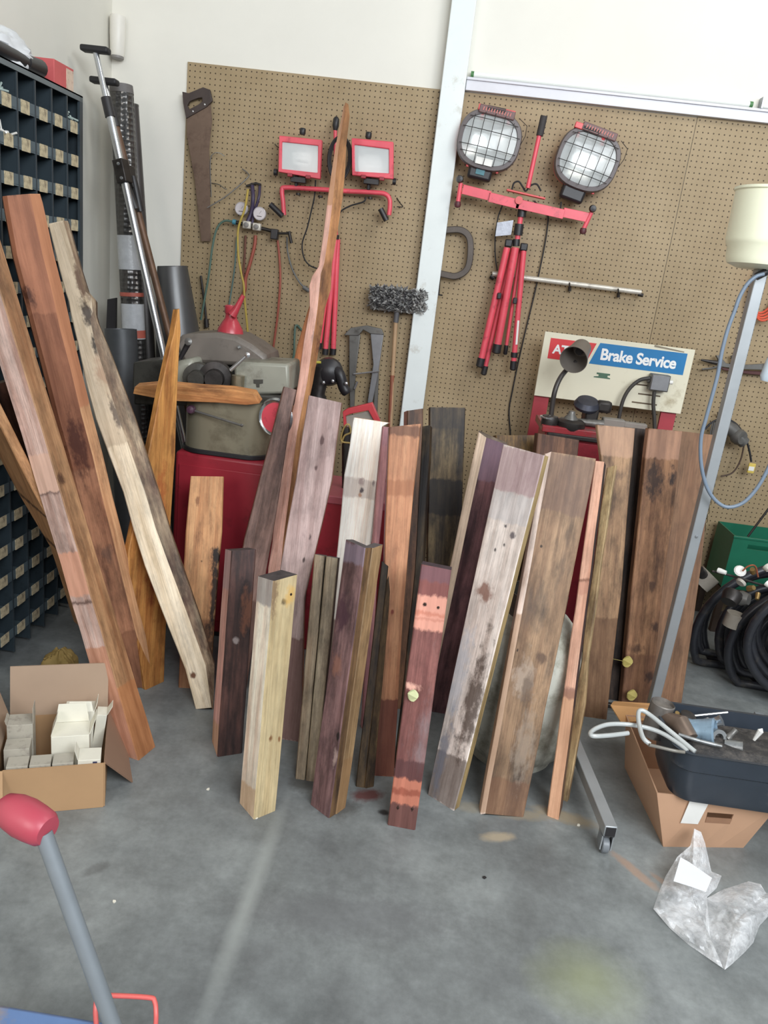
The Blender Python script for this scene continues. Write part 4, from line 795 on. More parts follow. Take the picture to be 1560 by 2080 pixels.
# ---- twin round-lamp work light
t = thing('work_light', 'red twin work light with two caged round heads hung on the middle pegboard', 'work light', P(1050, 500, WZ))
def round_head(c_, rx, rz, ang, grip, box, knobs, label_px=None):
    Y = WZ-0.13; c = P(*c_, Y); s = 2.55/1000  # metres per reference unit at the wall
    ca, sa = math.cos(ang), math.sin(ang)
    def pt(u, v, d): return c+Vector((u*ca+v*sa, d, -u*sa+v*ca))
    def loop(ax, az, d, n=40, e=2.6):
        out = []
        for i in range(n):
            a = 2*math.pi*i/n; cx = math.copysign(abs(math.cos(a))**(2/e), math.cos(a)); cz = math.copysign(abs(math.sin(a))**(2/e), math.sin(a)); out.append(pt(ax*cx, az*cz, d))
        return out
    def skin(loops, closed=None):
        n = len(loops[0]); v = sum(loops, []); f = []
        for i in range(len(loops)-1):
            for k in range(n): f.append((i*n+k, i*n+(k+1) % n, (i+1)*n+(k+1) % n, (i+1)*n+k))
        if closed is not None: f.append(tuple(range((len(loops)-1)*n, len(loops)*n)))
        return MB().add(v, f)
    shell = mat('grey_housing', rgb(104, 96, 96), 0.5, var=0.08)
    h = skin([loop(rx*.84, rz*.80, 0.006), loop(rx*.86, rz*.83, -0.006), loop(rx*.96, rz*.96, -0.004), loop(rx, rz, 0.012), loop(rx*.99, rz*.99, 0.04), loop(rx*.9, rz*.9, 0.05)], 1).obj('lamp_head', shell, t)
    skin([loop(rx*.97, rz*.97, 0.040), loop(rx*.98, rz*.98, 0.062), loop(rx*.6, rz*.6, 0.095)], 1).obj('back_shell', RED, h)
    skin([loop(rx*.85, rz*.81, 0.008), loop(rx*.6, rz*.55, 0.034), loop(rx*.3, rz*.25, 0.042)], 1).obj('reflector', RFL, h)
    skin([loop(rx*.86, rz*.82, 0.002), loop(rx*.5, rz*.5, -0.006), loop(rx*.05, rz*.05, -0.008)], 1).obj('glass', GL, h)
    mb = MB()
    def dome(u, v): return -0.012-0.022*(1-min(1, (u/rx)**2*0.9+(v/rz)**2*0.9))
    for i in range(-2, 3):
        u = i*rx*0.31; hh = rz*0.86*math.sqrt(max(0, 1-abs(u/rx/0.93)**2.6)); mb.tube([pt(u, v, dome(u, v)) for v in [hh*(k/5-1) for k in range(11)]], 0.0016, 6)
    for j in (-0.52, -0.30, 0.25, 0.62):
        v = j*rz; ww = rx*0.92*math.sqrt(max(0, 1-abs(j/0.98)**2.6)); mb.tube([pt(u, v, dome(u, v)) for u in [ww*(k/5-1) for k in range(11)]], 0.0016, 6)
    mb.tube([pt(rx*0.75, rz*0.9, 0), pt(rx*1.02, rz*0.72, -0.01), pt(rx*1.05, rz*.4, -0.005), pt(rx*0.98, rz*.1, 0)], 0.0016, 6)
    mb.obj('wire_guard', DKM, h)
    g0, g1 = P(*grip[0], Y), P(*grip[1], Y); u = (g1-g0).normalized()
    MB().tube([g0.lerp(g1, .24), g0.lerp(g1, .74)], 0.0165, 14).obj('grip', mat('foam', rgb(56, 52, 52), 0.7, bmp=0.5, sc=40), h)
    for a, b in ((0, .26), (.72, 1)):
        MB().bar(g0.lerp(g1, a), g0.lerp(g1, b), 0.026, 0.026).bar(g0.lerp(g1, (a*.5+b*.5)), g0.lerp(g1, (a*.5+b*.5))+Vector((0, 0.02, -0.045)), 0.02, 0.016, up=(1, 0, 0)).obj('grip_bracket', mat('salmon_plastic', rgb(214, 84, 84), 0.4, var=0.05), h, bevel=0.003)
    MB().bar(pt(-rx*.55, rz*.92, 0.0), pt(rx*.58, rz*.92, 0.0), 0.036, 0.03, up=(0, 1, 0)).obj('brow_panel', mat('brow', rgb(112, 84, 82), 0.5, var=0.1), h, bevel=0.004)
    for k in range(11): MB().bar(pt(-rx*.42+k*rx*.085, rz*.92-0.007, -0.017), pt(-rx*.42+k*rx*.085+0.002, rz*.92+0.008, -0.017), 0.004, 0.002, up=(0, 1, 0)).obj('brow_rib', mat('salmon_rib', rgb(206, 120, 110), 0.5), h)
    bc = P(*box, Y+0.045); R = Matrix(((ca, 0, sa), (0, 1, 0), (-sa, 0, ca)))
    MB().box(bc, (0.115, 0.06, 0.085), R).obj('terminal_box', BLK, h, bevel=0.012)
    for k in knobs:
        q = P(*k, Y+0.02); MB().tube([q+Vector((0, 0, 0.014)), q-Vector((0, 0, 0.014))], 0.007, 10).obj('latch', mat('salmon_plastic', rgb(214, 84, 84), 0.4), h)
    if label_px:
        q = P(*label_px, Y-0.014); MB().box(q, (0.08, 0.001, 0.03), R).obj('white_label', WHT, h)
        q = P(976, 347, Y-0.02); MB().box(q+Vector((0, 0.03, 0)), (0.042, 0.002, 0.026), R).obj('blue_green_label', mat('blue_green', rgb(70, 120, 130), 0.5, var=0.2), h)
round_head((994, 285), 0.150, 0.132, math.radians(7), ((972, 217), (1046, 233)), (976, 347), ((950, 332), (1010, 346)), (983, 328))
round_head((1194, 324), 0.149, 0.136, math.radians(13), ((1168, 253), (1237, 276)), (1164, 390), ((1150, 369), (1205, 388)))
Y = WZ-0.11
MB().tube(W3([(1096, 272), (1072, 382)], Y), 0.0105, 14).obj('centre_post', RED, t)
MB().tube(W3([(1105, 236), (1096, 276)], Y), 0.0165, 14).obj('post_grip', mat('foam', rgb(56, 52, 52), 0.7, bmp=0.5, sc=40), t)
def angle_bar(p0, p1, Y, nm='crossbar'):
    a, b = P(*p0, Y), P(*p1, Y); MB().bar(a, b, 0.03, 0.004).bar(a+Vector((0, -0.014, -0.02)), b+Vector((0, -0.014, -0.02)), 0.004, 0.042).obj(nm, RED, t, bevel=0.001)
angle_bar((941, 376), (997, 390), Y); angle_bar((995, 392), (1056, 407), Y-0.012); angle_bar((1050, 405), (1146, 427), Y-0.012); angle_bar((1145, 423), (1197, 434), Y)
MB().bar(P(1029, 386, Y-0.03), P(1107, 404, Y-0.03), 0.008, 0.034, up=(0, 1, 0)).obj('centre_plate', mat('salmon_plastic', rgb(214, 84, 84), 0.4), t, bevel=0.002)
MB().lathe(P(1054, 407, Y-0.03), (0, -1, 0), [(0.001, 0), (0.018, 0), (0.018, 0.008), (0.001, 0.008)], 16).obj('pivot', mat('salmon_plastic', rgb(214, 84, 84), 0.4), t)
for a_, b_, c_ in (((936, 372), (930, 412), (934, 364)), ((1201, 432), (1185, 466), (1204, 424))):
    e_ = MB().tube(W3([a_, b_], Y-0.01), 0.0105, 12).obj('end_arm', RED, t)
    MB().lathe(P(*c_, Y-0.02), (0, -1, 0), [(0.001, -0.02), (0.014, -0.018), (0.018, 0), (0.014, 0.016), (0.001, 0.018)], 14).obj('end_knob', BLK, e_)
    q = P(*b_, Y-0.01); MB().lathe(q, (0, 0, -1), [(0.001, -0.008), (0.013, -0.006), (0.017, 0.008), (0.013, 0.02), (0.001, 0.023)], 14).obj('rubber_tip', mat('maroon_rubber', rgb(84, 40, 44), 0.5), e_)
yy = WZ-0.10
MB().tube(W3([(1062, 412), (1049, 498)], yy), 0.0125, 16).obj('tripod_tube', RED, t)
for a_, b_, r in (((1062, 418), (1059, 441), 0.021), ((1055, 455), (1052, 478), 0.022), ((1049, 486), (1048, 500), 0.018)):
    MB().tube(W3([a_, b_], yy), r, 16).obj('tripod_collar', BLK, t)
for p in ((1033, 494), (1064, 502)): MB().box(P(*p, yy), (0.036, 0.03, 0.036)).obj('hinge', BLK, t, bevel=0.006)
for a_, b_, r, yo in (((1030, 503), (977, 732), .0165, 0), ((1047, 503), (1010, 704), .0185, -0.01), ((1064, 508), (1043, 738), .0135, 0), ((1042, 505), (985, 748), .0125, 0.03), ((1058, 505), (1028, 706), .009, 0.03)):
    lg = MB().tube(W3([a_, b_], yy+yo), r, 14).obj('tripod_leg', RED, t); q = P(*b_, yy+yo); u = (P(*b_, yy+yo)-P(*a_, yy+yo)).normalized()
    MB().tube([q-u*0.012, q+u*0.03, q+u*0.036], [r*1.25, r*1.25, r*0.8], 12).obj('rubber_foot', BLK, lg)
    if r == .0135:
        MB().tube([q-u*0.055, q-u*0.03], r*1.3, 12).obj('leg_clamp', BLK, lg)
        MB().bar(P(1053, 651, yy-0.0145), P(1049, 700, yy-0.0145), 0.010, 0.001, up=(0, 1, 0)).obj('white_sticker', WHT, lg)
for p in ((1014, 601), (1046, 611)): MB().box(P(*p, yy-0.02), (0.02, 0.02, 0.03)).obj('leg_joint', BLK, t, bevel=0.004)
MB().prism(W3([(1010, 452), (1043, 447), (1038, 477), (1006, 480)], yy-0.005), (0, 0.002, 0)).obj('silver_tag', mat('silver_tag', rgb(150, 152, 160), 0.3, 0.4, var=0.2, sc=30), t)
MB().tube(hos([(1040, 385), (1044, 372), (1054, 369), (1062, 380), (1068, 388), (1078, 377), (1090, 374), (1099, 388)], Y+0.02), 0.0042, 8).obj('cord_loop', RUB, t)
MB().tube(hos([(1002, 412), (1020, 415), (1012, 440), (1006, 480), (1006, 520), (1010, 550)], WZ-0.03), 0.0034, 8).obj('power_cord', RUB, t)
MB().tube(hos([(1096, 415), (1112, 432), (1112, 460), (1106, 500), (1097, 545), (1085, 600), (1069, 666), (1053, 735), (1041, 793), (1034, 835), (1037, 885), (1040, 960)], WZ-0.012), 0.0036, 8).obj('power_cord', RUB, t)
MB().tube(hos([(1085, 408), (1100, 425), (1118, 434), (1136, 428), (1140, 410)], WZ-0.06), 0.0042, 8).obj('cord_loop', RUB, t)
# white tube bar on hooks
t = thing('light_bar', 'long white tube bar hung nearly level behind the round-lamp tripod legs', 'bar', P(1150, 575, WZ))
MB().tube(W3([(1000, 556), (1302, 594)], WZ-0.04), 0.0125, 16).obj('tube', mat('cream_tube', rgb(206, 200, 188), 0.35, 0.2, var=0.1, dirt=rgb(110, 100, 88), dirt_amt=0.2), t)
MB().tube(W3([(996, 560), (1004, 565)], WZ-0.03), 0.014, 10).obj('end_clip', DKM, t)
MB().tube(W3([(1296, 598), (1306, 600)], WZ-0.04), 0.009, 10).obj('end_clip', DKM, t)
for a_ in (1157, 1256):
    yb = 556+(a_-1000)*38/302
    MB().tube(curve([P(a_, yb+8, WZ), P(a_, yb+10, WZ-0.03), P(a_, yb+9, WZ-0.055), P(a_, yb-2, WZ-0.06)], 4), 0.003, 8).tube(W3([(a_, yb+6), (a_, yb+16)], WZ-0.02), 0.008, 8).obj('hook', DKM, t)
# C clamp
t = thing('c_clamp', 'dark iron C-clamp hanging just right of the white column', 'clamp', P(935, 515, WZ))
mb = MB(); pts = W3([(890, 470), (910, 467), (935, 467), (951, 478), (956, 500), (953, 535), (944, 552), (925, 561), (905, 558), (888, 554)], WZ-0.05)
cp = curve(pts, 4)
mb.ribbon(cp, 0.032, 0.02)
mb.obj('frame', mat('clamp_iron', rgb(84, 76, 70), 0.45, 0.4, var=0.15), t, bevel=0.004)
MB().tube(W3([(893, 553), (890, 600)], WZ-0.04), 0.007, 10).tube(W3([(891, 470), (891, 490)], WZ-0.04), 0.010, 10).obj('screw', DKM, t)
MB().tube(W3([(883, 597), (899, 600)], WZ-0.04), 0.004, 8).obj('tommy_bar', DKM, t)
# fluffy broom
t = thing('push_broom', 'upside-down broom with a fuzzy grey head hanging left of the white column', 'broom', P(800, 640, WZ))
hx0, hx1 = P(752, 622, WZ-0.05), P(862, 634, WZ-0.05)
MB().bar(hx0, hx1, 0.03, 0.03).obj('head_block', mat('dusty_wood', rgb(96, 90, 84), 0.7), t, bevel=0.003)
mb = MB(); up = Vector((0.0, 0, 1))
for i in range(2200):
    u = rnd.random(); a = hx0.lerp(hx1, u)+Vector((0, rnd.uniform(-.035, .03), rnd.uniform(0.0, 0.095))); h = rnd.uniform(.018, .04)
    d = Vector((rnd.uniform(-1, 1), rnd.uniform(-1.2, .3), rnd.uniform(-.5, 1))).normalized(); b = a+d*h; w_ = rnd.uniform(.003, .006); s_ = Vector((w_, rnd.uniform(-.002, .002), 0)); m_ = a.lerp(b, .6)+Vector((rnd.uniform(-.01, .01), rnd.uniform(-.015, .004), 0))
    mb.add([a-s_, a+s_, m_+s_, m_-s_, b], [(0, 1, 2, 3), (3, 2, 4)], i % 3)
o = mb.obj('bristles', [mat('bristle_a', rgb(134, 134, 132), 0.9), mat('bristle_b', rgb(94, 92, 94), 0.9), mat('bristle_c', rgb(172, 170, 166), 0.9)], t, smooth=False); o['kind'] = 'stuff'
MB().tube(W3([(807, 628), (804, 655)], WZ-0.05), 0.014, 12).obj('ferrule', mat('grey_plastic2', rgb(92, 90, 92), 0.5), t)
MB().tube(W3([(804, 652), (797, 765), (793, 870)], WZ-0.05), 0.011, 12).obj('handle_upper', mat('pale_handle', rgb(178, 146, 112), 0.55, var=0.08), t)
MB().tube(W3([(797, 762), (790, 900), (782, 1030)], WZ-0.05), 0.0115, 12).obj('handle_lower', mat('brown_handle', rgb(140, 84, 62), 0.55, var=0.1), t)
# grey A-shaped steel tool
t = thing('steel_puller', 'grey steel two-legged frame hanging on the pegboard left of the broom handle', 'frame', P(745, 740, WZ))
Y = WZ-0.05
MB().prism(W3([(709, 680), (732, 680), (722, 760), (719, 840), (711, 840), (709, 760)], Y), (0, 0.02, 0)).obj('leg', GRY, t, bevel=0.003)
MB().prism(W3([(752, 674), (779, 680), (768, 760), (756, 820), (746, 818), (758, 740)], Y), (0, 0.02, 0)).obj('leg', mat('grey_steel_light', rgb(136, 136, 138), 0.4, 0.4), t, bevel=0.003)
MB().prism(W3([(764, 740), (770, 745), (766, 850), (757, 850)], Y+0.02), (0, 0.012, 0)).obj('back_leg', GRY, t, bevel=0.003)
MB().prism(W3([(698, 681), (712, 666), (745, 661), (775, 668), (780, 680), (752, 678), (738, 670), (728, 682)], Y-0.006), (0, 0.018, 0)).obj('head_plate', GRY, t, bevel=0.003)
MB().tube(W3([(718, 760), (771, 754)], Y-0.01), 0.0045, 8).obj('cross_rod', SIL, t)
MB().tube(W3([(720, 790), (726, 775)], Y-0.01), 0.006, 8).obj('wing_bolt', SIL, t)
# black tool cluster
t = thing('power_tool', 'black power tool with a trailing handle lying right of the tall splinter on the machine', 'tool', P(665, 770, 3.7))
MB().lathe(P(668, 755, 3.74), (0.1, -0.9, 0.1), [(0.001, -0.06), (0.05, -0.055), (0.07, 0), (0.062, 0.04), (0.03, 0.06), (0.001, 0.062)], 20).obj('motor_housing', BLK, t)
MB().tube(curve([P(676, 750, 3.72), P(690, 760, 3.7), P(697, 785, 3.7), P(706, 800, 3.7)], 4), [0.026]*12+[0.02], 12).obj('tool_handle', BLK, t)
MB().tube(W3([(655, 745), (645, 800), (650, 830)], 3.72), [0.04, 0.036, 0.05], 14).obj('tool_nose', DKM, t)
for p in ((657, 777), (676, 774), (703, 779)): MB().lathe(P(*p, 3.66), (0, -1, 0), [(0.001, 0), (0.009, 0), (0.007, 0.006), (0.001, 0.008)], 10).obj('bright_screw', SIL, t)
MB().tube(W3([(641, 736), (652, 736)], 3.66), 0.006, 8).obj('yellow_tag', mat('yellow_tag', rgb(200, 190, 80), 0.5), t)
hook('dark green wire bracket hanging left of the tall splinter foot', [P(614, 672, WZ), P(601, 661, WZ-0.02), P(598, 690, WZ-0.03), P(597, 720, WZ-0.03), P(592, 735, WZ-0.03), P(590, 760, WZ-0.03)], 0.006, mat('green_rubber', rgb(80, 104, 92), 0.5))
# ================================================================ LEFT MACHINE ON ITS RED CABINET
MGR = mat('machine_grey', rgb(150, 149, 136), 0.42, 0.1, var=0.1, dirt=rgb(84, 76, 66), dirt_amt=0.3, sc=5)
MGD = mat('machine_dark', rgb(74, 72, 66), 0.45, 0.2, var=0.2, dirt=rgb(38, 34, 30), dirt_amt=0.5, sc=6)
t = thing('brake_lathe', 'big greasy grey bench machine with chrome levers standing on the left red cabinet', 'machine', P(450, 930, 3.2))
def back(pts, Y, d, name, m, bev=0.006, par=None, smooth=True): return MB().prism(W3(pts, Y), (0, d, 0)).obj(name, m, par or t, bevel=bev, smooth=smooth)
back([(352, 700), (367, 679), (440, 676), (478, 682), (510, 700), (540, 722), (545, 745), (500, 745), (372, 738)], 3.22, 0.26, 'hood', mat('machine_taupe', rgb(118, 110, 102), 0.45, 0.1, var=0.1, dirt=rgb(74, 66, 60), dirt_amt=0.35, sc=5), 0.02)
back([(352, 735), (392, 728), (392, 790), (352, 790)], 3.10, 0.25, 'left_bearing', MGR, 0.02)
back([(474, 744), (488, 735), (586, 740), (588, 800), (478, 804)], 3.08, 0.25, 'gear_case', MGR, 0.012)
back([(270, 736), (330, 730), (480, 742), (480, 800), (268, 792)], 3.28, 0.2, 'bed', MGD, 0.008)
back([(272, 790), (592, 806), (590, 830), (272, 822)], 3.05, 0.3, 'base_plate', MGD, 0.006)
for p, r, m in (((405, 765), 0.06, MGD), ((440, 765), 0.066, DKM)):
    c = P(*p, 3.12); MB().lathe(c, (0.15, -1, 0), [(0.001, 0.0), (r, 0), (r, 0.05), (r*.6, 0.055), (r*.55, 0.09), (0.001, 0.09)], 24).obj('spindle', m, t)
q = P(483, 783, 3.06); MB().tube([q+Vector((0, 0, 0.04)), q-Vector((0, 0, 0.05))], 0.026, 16).obj('clamp_stud', mat('worn_steel', rgb(150, 140, 118), 0.35, 0.7, var=0.2), t)
MB().tube(W3([(468, 752), (486, 736), (500, 723)], 3.02), [0.0085, 0.007, 0.006], 10).lathe(P(503, 721, 3.02), (0, -1, 0), [(0.001, -0.01), (0.011, -0.006), (0.011, 0.006), (0.001, 0.01)], 10).obj('chrome_lever', SIL, t)
MB().tube(W3([(366, 728), (384, 694)], 3.05), [0.009, 0.012], 10).obj('black_lever', BLK, t)
MB().lathe(P(383, 694, 3.02), (0.1, -1, 0.2), [(0.001, -0.01), (0.013, -0.006), (0.015, 0.006), (0.001, 0.012)], 14).obj('lever_knob', GRY, t)
MB().prism(W3([(515, 771), (534, 771), (534, 779), (527, 780), (527, 787), (521, 787), (520, 780), (515, 779)], 3.078), (0, 0.0015, 0)).obj('nameplate', mat('tag_dark', rgb(62, 60, 54), 0.5), t, smooth=False)
MB().tube(W3([(484, 706), (488, 704)], 3.2), 0.008, 8).obj('oil_cup', SIL, t)
# pedestal: rounded tank shape under the bed
pl_ = P(366, 830, 2.98); pr_ = P(545, 835, 2.98); zb = P(450, 924, 2.98).z; ztp = P(450, 812, 3.0).z
def rrect(x0, x1, y0, y1, r, z, n=8):
    out = []
    for cx, cy, a0 in ((x1-r, y1-r, 0), (x0+r, y1-r, 90), (x0+r, y0+r, 180), (x1-r, y0+r, 270)):
        for k in range(n+1):
            a = math.radians(a0+90*k/n); out.append(Vector((cx+r*math.cos(a), cy+r*math.sin(a), z)))
    return out
def stack(loops, capb=True, capt=True):
    n = len(loops[0]); v = sum(loops, []); f = []
    for i in range(len(loops)-1):
        for k in range(n): f.append((i*n+k, i*n+(k+1) % n, (i+1)*n+(k+1) % n, (i+1)*n+k))
    if capb: f.append(tuple(reversed(range(n))))
    if capt: f.append(tuple(range((len(loops)-1)*n, len(loops)*n)))
    return MB().add(v, f)
stack([rrect(pl_.x, pr_.x, 2.98, 3.42, 0.09, z) for z in (zb, ztp)]).obj('pedestal', mat('pedestal_olive', rgb(136, 128, 108), 0.22, 0.2, var=0.06, dirt=rgb(92, 84, 68), dirt_amt=0.25, sc=4), t)
stack([rrect(pl_.x-0.006, pr_.x+0.006, 2.972, 3.43, 0.092, z) for z in (zb-0.006, zb+0.012)]).obj('trim_band', BLK, t, bevel=0.002)
k0 = P(388, 832, 2.96); MB().lathe(k0, (0, -1, 0.1), [(0.001, -0.02), (0.016, -0.016), (0.019, 0), (0.014, 0.014), (0.001, 0.018)], 14).obj('purple_knob', mat('purple_knob', rgb(84, 56, 72), 0.3), t)
MB().tube([k0, P(490, 864, 2.94)], 0.0045, 8).lathe(P(491, 864, 2.94), (0, -1, 0), [(0.001, -0.006), (0.007, 0), (0.001, 0.006)], 8).obj('feed_rod', GRY, t)
# red cabinet below
cz = zb-0.007; cx0 = P(354, 935, 2.97).x; cx1 = P(668, 1000, 3.0).x-0.1
t = thing('red_cabinet', 'dark red steel cabinet carrying the grey machine, mostly hidden by lumber', 'cabinet', ((cx0+0.6), 3.2, 0))
MB().bb(cx0, cx0+0.44, 2.975, 3.5, 0.02, cz).obj('body', DRED, t, bevel=0.015)
MB().bb(cx0+0.02, cx0+0.42, 2.968, 2.975, 0.08, cz-0.05).obj('door', DRED, t, bevel=0.003)
MB().bb(cx0+0.02, cx0+0.42, 2.99, 3.48, 0.0, 0.02).obj('plinth', BLK, t)
# chrome rimmed red disc
t = thing('red_disc', 'red round plate with a chrome rim peeking out left of the grey-brown plank', 'disc', P(558, 845, 3.0))
c = P(563, 848, 2.965)
MB().lathe(c, (-0.35, -1, 0.05), [(0.001, 0), (0.066, 0), (0.073, 0.006), (0.078, 0.012), (0.070, 0.022), (0.064, 0.018), (0.001, 0.016)], 36).obj('rim', mat('chrome', rgb(190, 192, 194), 0.15, 0.9), t)
MB().lathe(c+Vector((-0.0055, -0.0165, 0)), (-0.35, -1, 0.05), [(0.001, 0), (0.060, 0), (0.058, 0.005), (0.001, 0.006)], 36).obj('plate', RED, t)
# red funnel bottle
c = P(467, 690, 3.33); s = (P(494, 690, 3.33)-P(441, 690, 3.33)).length/2
hh = (P(467, 620, 3.33)-c).length
t = thing('red_funnel', 'translucent red funnel flask standing on the hood of the grey machine', 'funnel', c)
MB().lathe(c, (0, 0, 1), [(0.001, -0.02), (s*.95, -0.015), (s, hh*0.1), (s*.93, hh*.3), (s*.62, hh*.52), (s*.45, hh*.62), (s*.42, hh*.74), (s*.5, hh*.78), (s*.52, hh*.98), (s*.4, hh), (s*.3, hh*.8)], 32).obj('body', mat('red_poly', rgb(178, 60, 70), 0.3, var=0.06), t)
MB().tube(W3([(472, 640), (480, 628), (494, 600)], 3.30), [0.02, 0.014, 0.009], 12).obj('spout', mat('red_poly', rgb(178, 60, 70), 0.3), t)
# red framed guard + second red box behind the pinkish plank
t = thing('red_guard', 'red bent metal frame with a grey panel showing above the cream plank', 'guard', P(735, 840, 3.4))
ring_plate([(696, 836), (706, 830), (756, 818), (772, 855), (774, 900), (700, 900)], [(702, 845), (712, 841), (748, 834), (762, 860), (764, 890), (706, 890)], 3.40, 0.03).obj('frame', mat('guard_red', rgb(186, 60, 66), 0.4, var=0.06), t, bevel=0.003)
MB().prism(W3([(703, 846), (748, 835), (762, 860), (764, 890), (704, 890)], 3.415), (0, 0.008, 0)).obj('panel', mat('guard_grey', rgb(140, 134, 124), 0.5), t)
q = P(738, 895, 3.42); MB().tube([q, Vector((q.x, q.y, 0.02))], 0.02, 12).lathe((q.x, q.y, 0), (0, 0, 1), [(0.001, 0), (0.08, 0), (0.08, 0.015), (0.001, 0.02)], 20).obj('stand_post', DKM, t)
t = thing('red_toolbox', 'low dark red tool chest behind the gap right of the pinkish plank', 'chest', P(690, 1100, 3.0))
a = P(640, 1004, 2.98); b_ = P(745, 1004, 2.98)
MB().bb(a.x, b_.x+0.12, 2.98, 3.3, 0.0, a.z).obj('body', DRED, t, bevel=0.006)
MB().bb(a.x-0.003, b_.x+0.123, 2.975, 3.303, a.z-0.03, a.z+0.004).obj('lid', mat('lid_rose', rgb(170, 86, 96), 0.35, var=0.05), t, bevel=0.004)
t = thing('wire_spool', 'small brass-coloured fitting with loose wire on the red chest', 'fitting', P(702, 880, 3.1))
MB().tube(curve(W3([(694, 900), (700, 885), (712, 878), (708, 862), (698, 870), (693, 895), (712, 900)], 3.1), 5), 0.004, 8).obj('wire', mat('old_brass', rgb(168, 146, 92), 0.4, 0.5), t)
MB().tube([P(704, 868, 3.12), P(704, 1004, 3.12)], 0.02, 12).obj('stem', DKM, t)

# ================================================================ BRAKE BENCH AND SIGN
SY = 3.93
TL = P(1107, 676, SY); TR = P(1413, 708, SY); BLp = P(1084, 806, SY)
sx0 = TL.x; sx1 = P(1399, 770, SY).x; sz1 = (TL.z+TR.z)/2; sz0 = P(1240, 823, SY).z
t = thing('brake_sign', 'cream sign board with red and blue panels reading Brake Service above the bench', 'sign', ((sx0+sx1)/2, SY, sz0))
MB().bb(sx0, sx1, SY, SY+0.018, sz0, sz1).obj('board', mat('cream_board', rgb(226, 220, 196), 0.4, var=0.03, dirt=rgb(160, 144, 110), dirt_amt=0.16, sc=4), t, bevel=0.002)
H_ = sz1-sz0; W_ = sx1-sx0
def sp(u, v): return Vector((sx0+u*W_, SY, sz1-v*H_))
def flat(pts, name, m, d=0.0012, par=None): return MB().prism([p-Vector((0, d, 0)) for p in pts], (0, d, 0)).obj(name, m, par or t, smooth=False)
BLUE = mat('sign_blue', rgb(36, 120, 176), 0.35, var=0.04); SRED = mat('sign_red', rgb(214, 62, 66), 0.35, var=0.04)
flat([sp(.045, .085), sp(.352, .085), sp(.305, .40), sp(.045, .40)], 'red_panel', SRED)
flat([sp(.375, .07), sp(.955, .07), sp(.955, .40), sp(.325, .40)], 'blue_panel', BLUE)
def text(s, x, z, w_, h_, m, par, y, off=0.012, name='lettering'):
    cu = bpy.data.curves.new(name, 'FONT'); cu.body = s; cu.offset = off; cu.extrude = 0.01; cu.space_character = 0.95
    o = bpy.data.objects.new(name, cu); COL.objects.link(o); bpy.context.view_layer.update()
    src = bpy.data.meshes.new_from_object(o); bpy.data.objects.remove(o, do_unlink=True)
    V = [v.co.copy() for v in src.vertices]; F = [tuple(p.vertices) for p in src.polygons]
    ax, bx, ay, by = min(v.x for v in V), max(v.x for v in V), min(v.y for v in V), max(v.y for v in V)
    pw = parent_world(par); allv = []; allf = []
    for k, (dx, dz) in enumerate(((-.010, 0), (.010, 0), (0, .012), (0, -.012))):     # heavier stroke, as on the sign
        n0 = len(allv)
        allv += [Vector((x+((q.x-ax)/(bx-ax))*w_+dx*h_*1.6, y-0.0006-0.0001*k-(q.z+0.01)*0.02, z+(q.y-ay)/(by-ay)*h_+dz*h_*1.6))-pw for q in V]
        allf += [tuple(i+n0 for i in ff) for ff in F]
    me = bpy.data.meshes.new(name); me.from_pydata([tuple(v) for v in allv], [], allf)
    me.materials.append(m); o = bpy.data.objects.new(name, me); COL.objects.link(o); o.parent = par; return o
WL = mat('white_letter', rgb(240, 240, 238), 0.4, var=0.01)
p = sp(.395, .322); text('Brake Service', p.x, p.z, 0.50*W_, 0.175*H_, WL, t, SY-0.0012, 0.018)
p = sp(.070, .315); text('ATLAS', p.x, p.z, 0.235*W_, 0.14*H_, WL, t, SY-0.0012, 0.018)
gp = mat('sign_green', rgb(72, 104, 82), 0.5)
flat([sp(.39, .52), sp(.48, .52), sp(.48, .545), sp(.465, .55), sp(.465, .575), sp(.485, .585), sp(.485, .60), sp(.375, .60), sp(.375, .585), sp(.405, .575), sp(.405, .55), sp(.39, .545)], 'green_emblem', gp)
sl = mat('slot_brown', rgb(92, 76, 56), 0.6, var=0.3)
for k, (u0, u1, v) in enumerate(((.66, .76, .615), (.69, .84, .755), (.66, .83, .895))):
    flat([sp(u0, v), sp(u1, v), sp(u1, v+.022), sp(u0, v+.022)], 'slot', sl)
flat([sp(.73, -.0), sp(.93, .045), sp(.93, .06), sp(.73, .03)], 'scraped_edge', mat('scraped', rgb(140, 130, 112), 0.7))
for x in (sx0+0.004, sx1-0.09):
    MB().bb(x, x+0.075, SY+0.02, SY+0.04, 0.0, sz0+0.05).obj('red_upright', mat('upright_red', rgb(170, 62, 70), 0.4, var=0.06), t, bevel=0.002)
jb = P(1338, 777, SY-0.03)
t = thing('junction_box', 'grey metal junction box with two bent cables mounted on the brake sign', 'box', jb)
MB().box(jb, (0.092, 0.05, 0.08)).obj('box_body', GRY, t, bevel=0.004)
MB().box(jb+Vector((0, -0.027, 0)), (0.082, 0.004, 0.070)).obj('cover', mat('grey_steel_light', rgb(136, 136, 138), 0.4, 0.4), t, bevel=0.001)
MB().tube(W3([(1357, 776), (1366, 777)], SY-0.03), 0.010, 12).obj('side_fitting', WHT, t)
MB().tube(curve(W3([(1320, 768), (1300, 772), (1280, 788), (1266, 812), (1258, 845), (1255, 870)], SY-0.05), 6), 0.0095, 10).obj('cable', CRD, t)
MB().tube(W3([(1326, 771), (1314, 771)], SY-0.03), 0.016, 12).obj('cable_gland', GRY, t)
MB().tube(curve(W3([(1329, 795), (1327, 820), (1329, 850), (1330, 880)], SY-0.04), 4), 0.0095, 10).obj('cable', CRD, t)
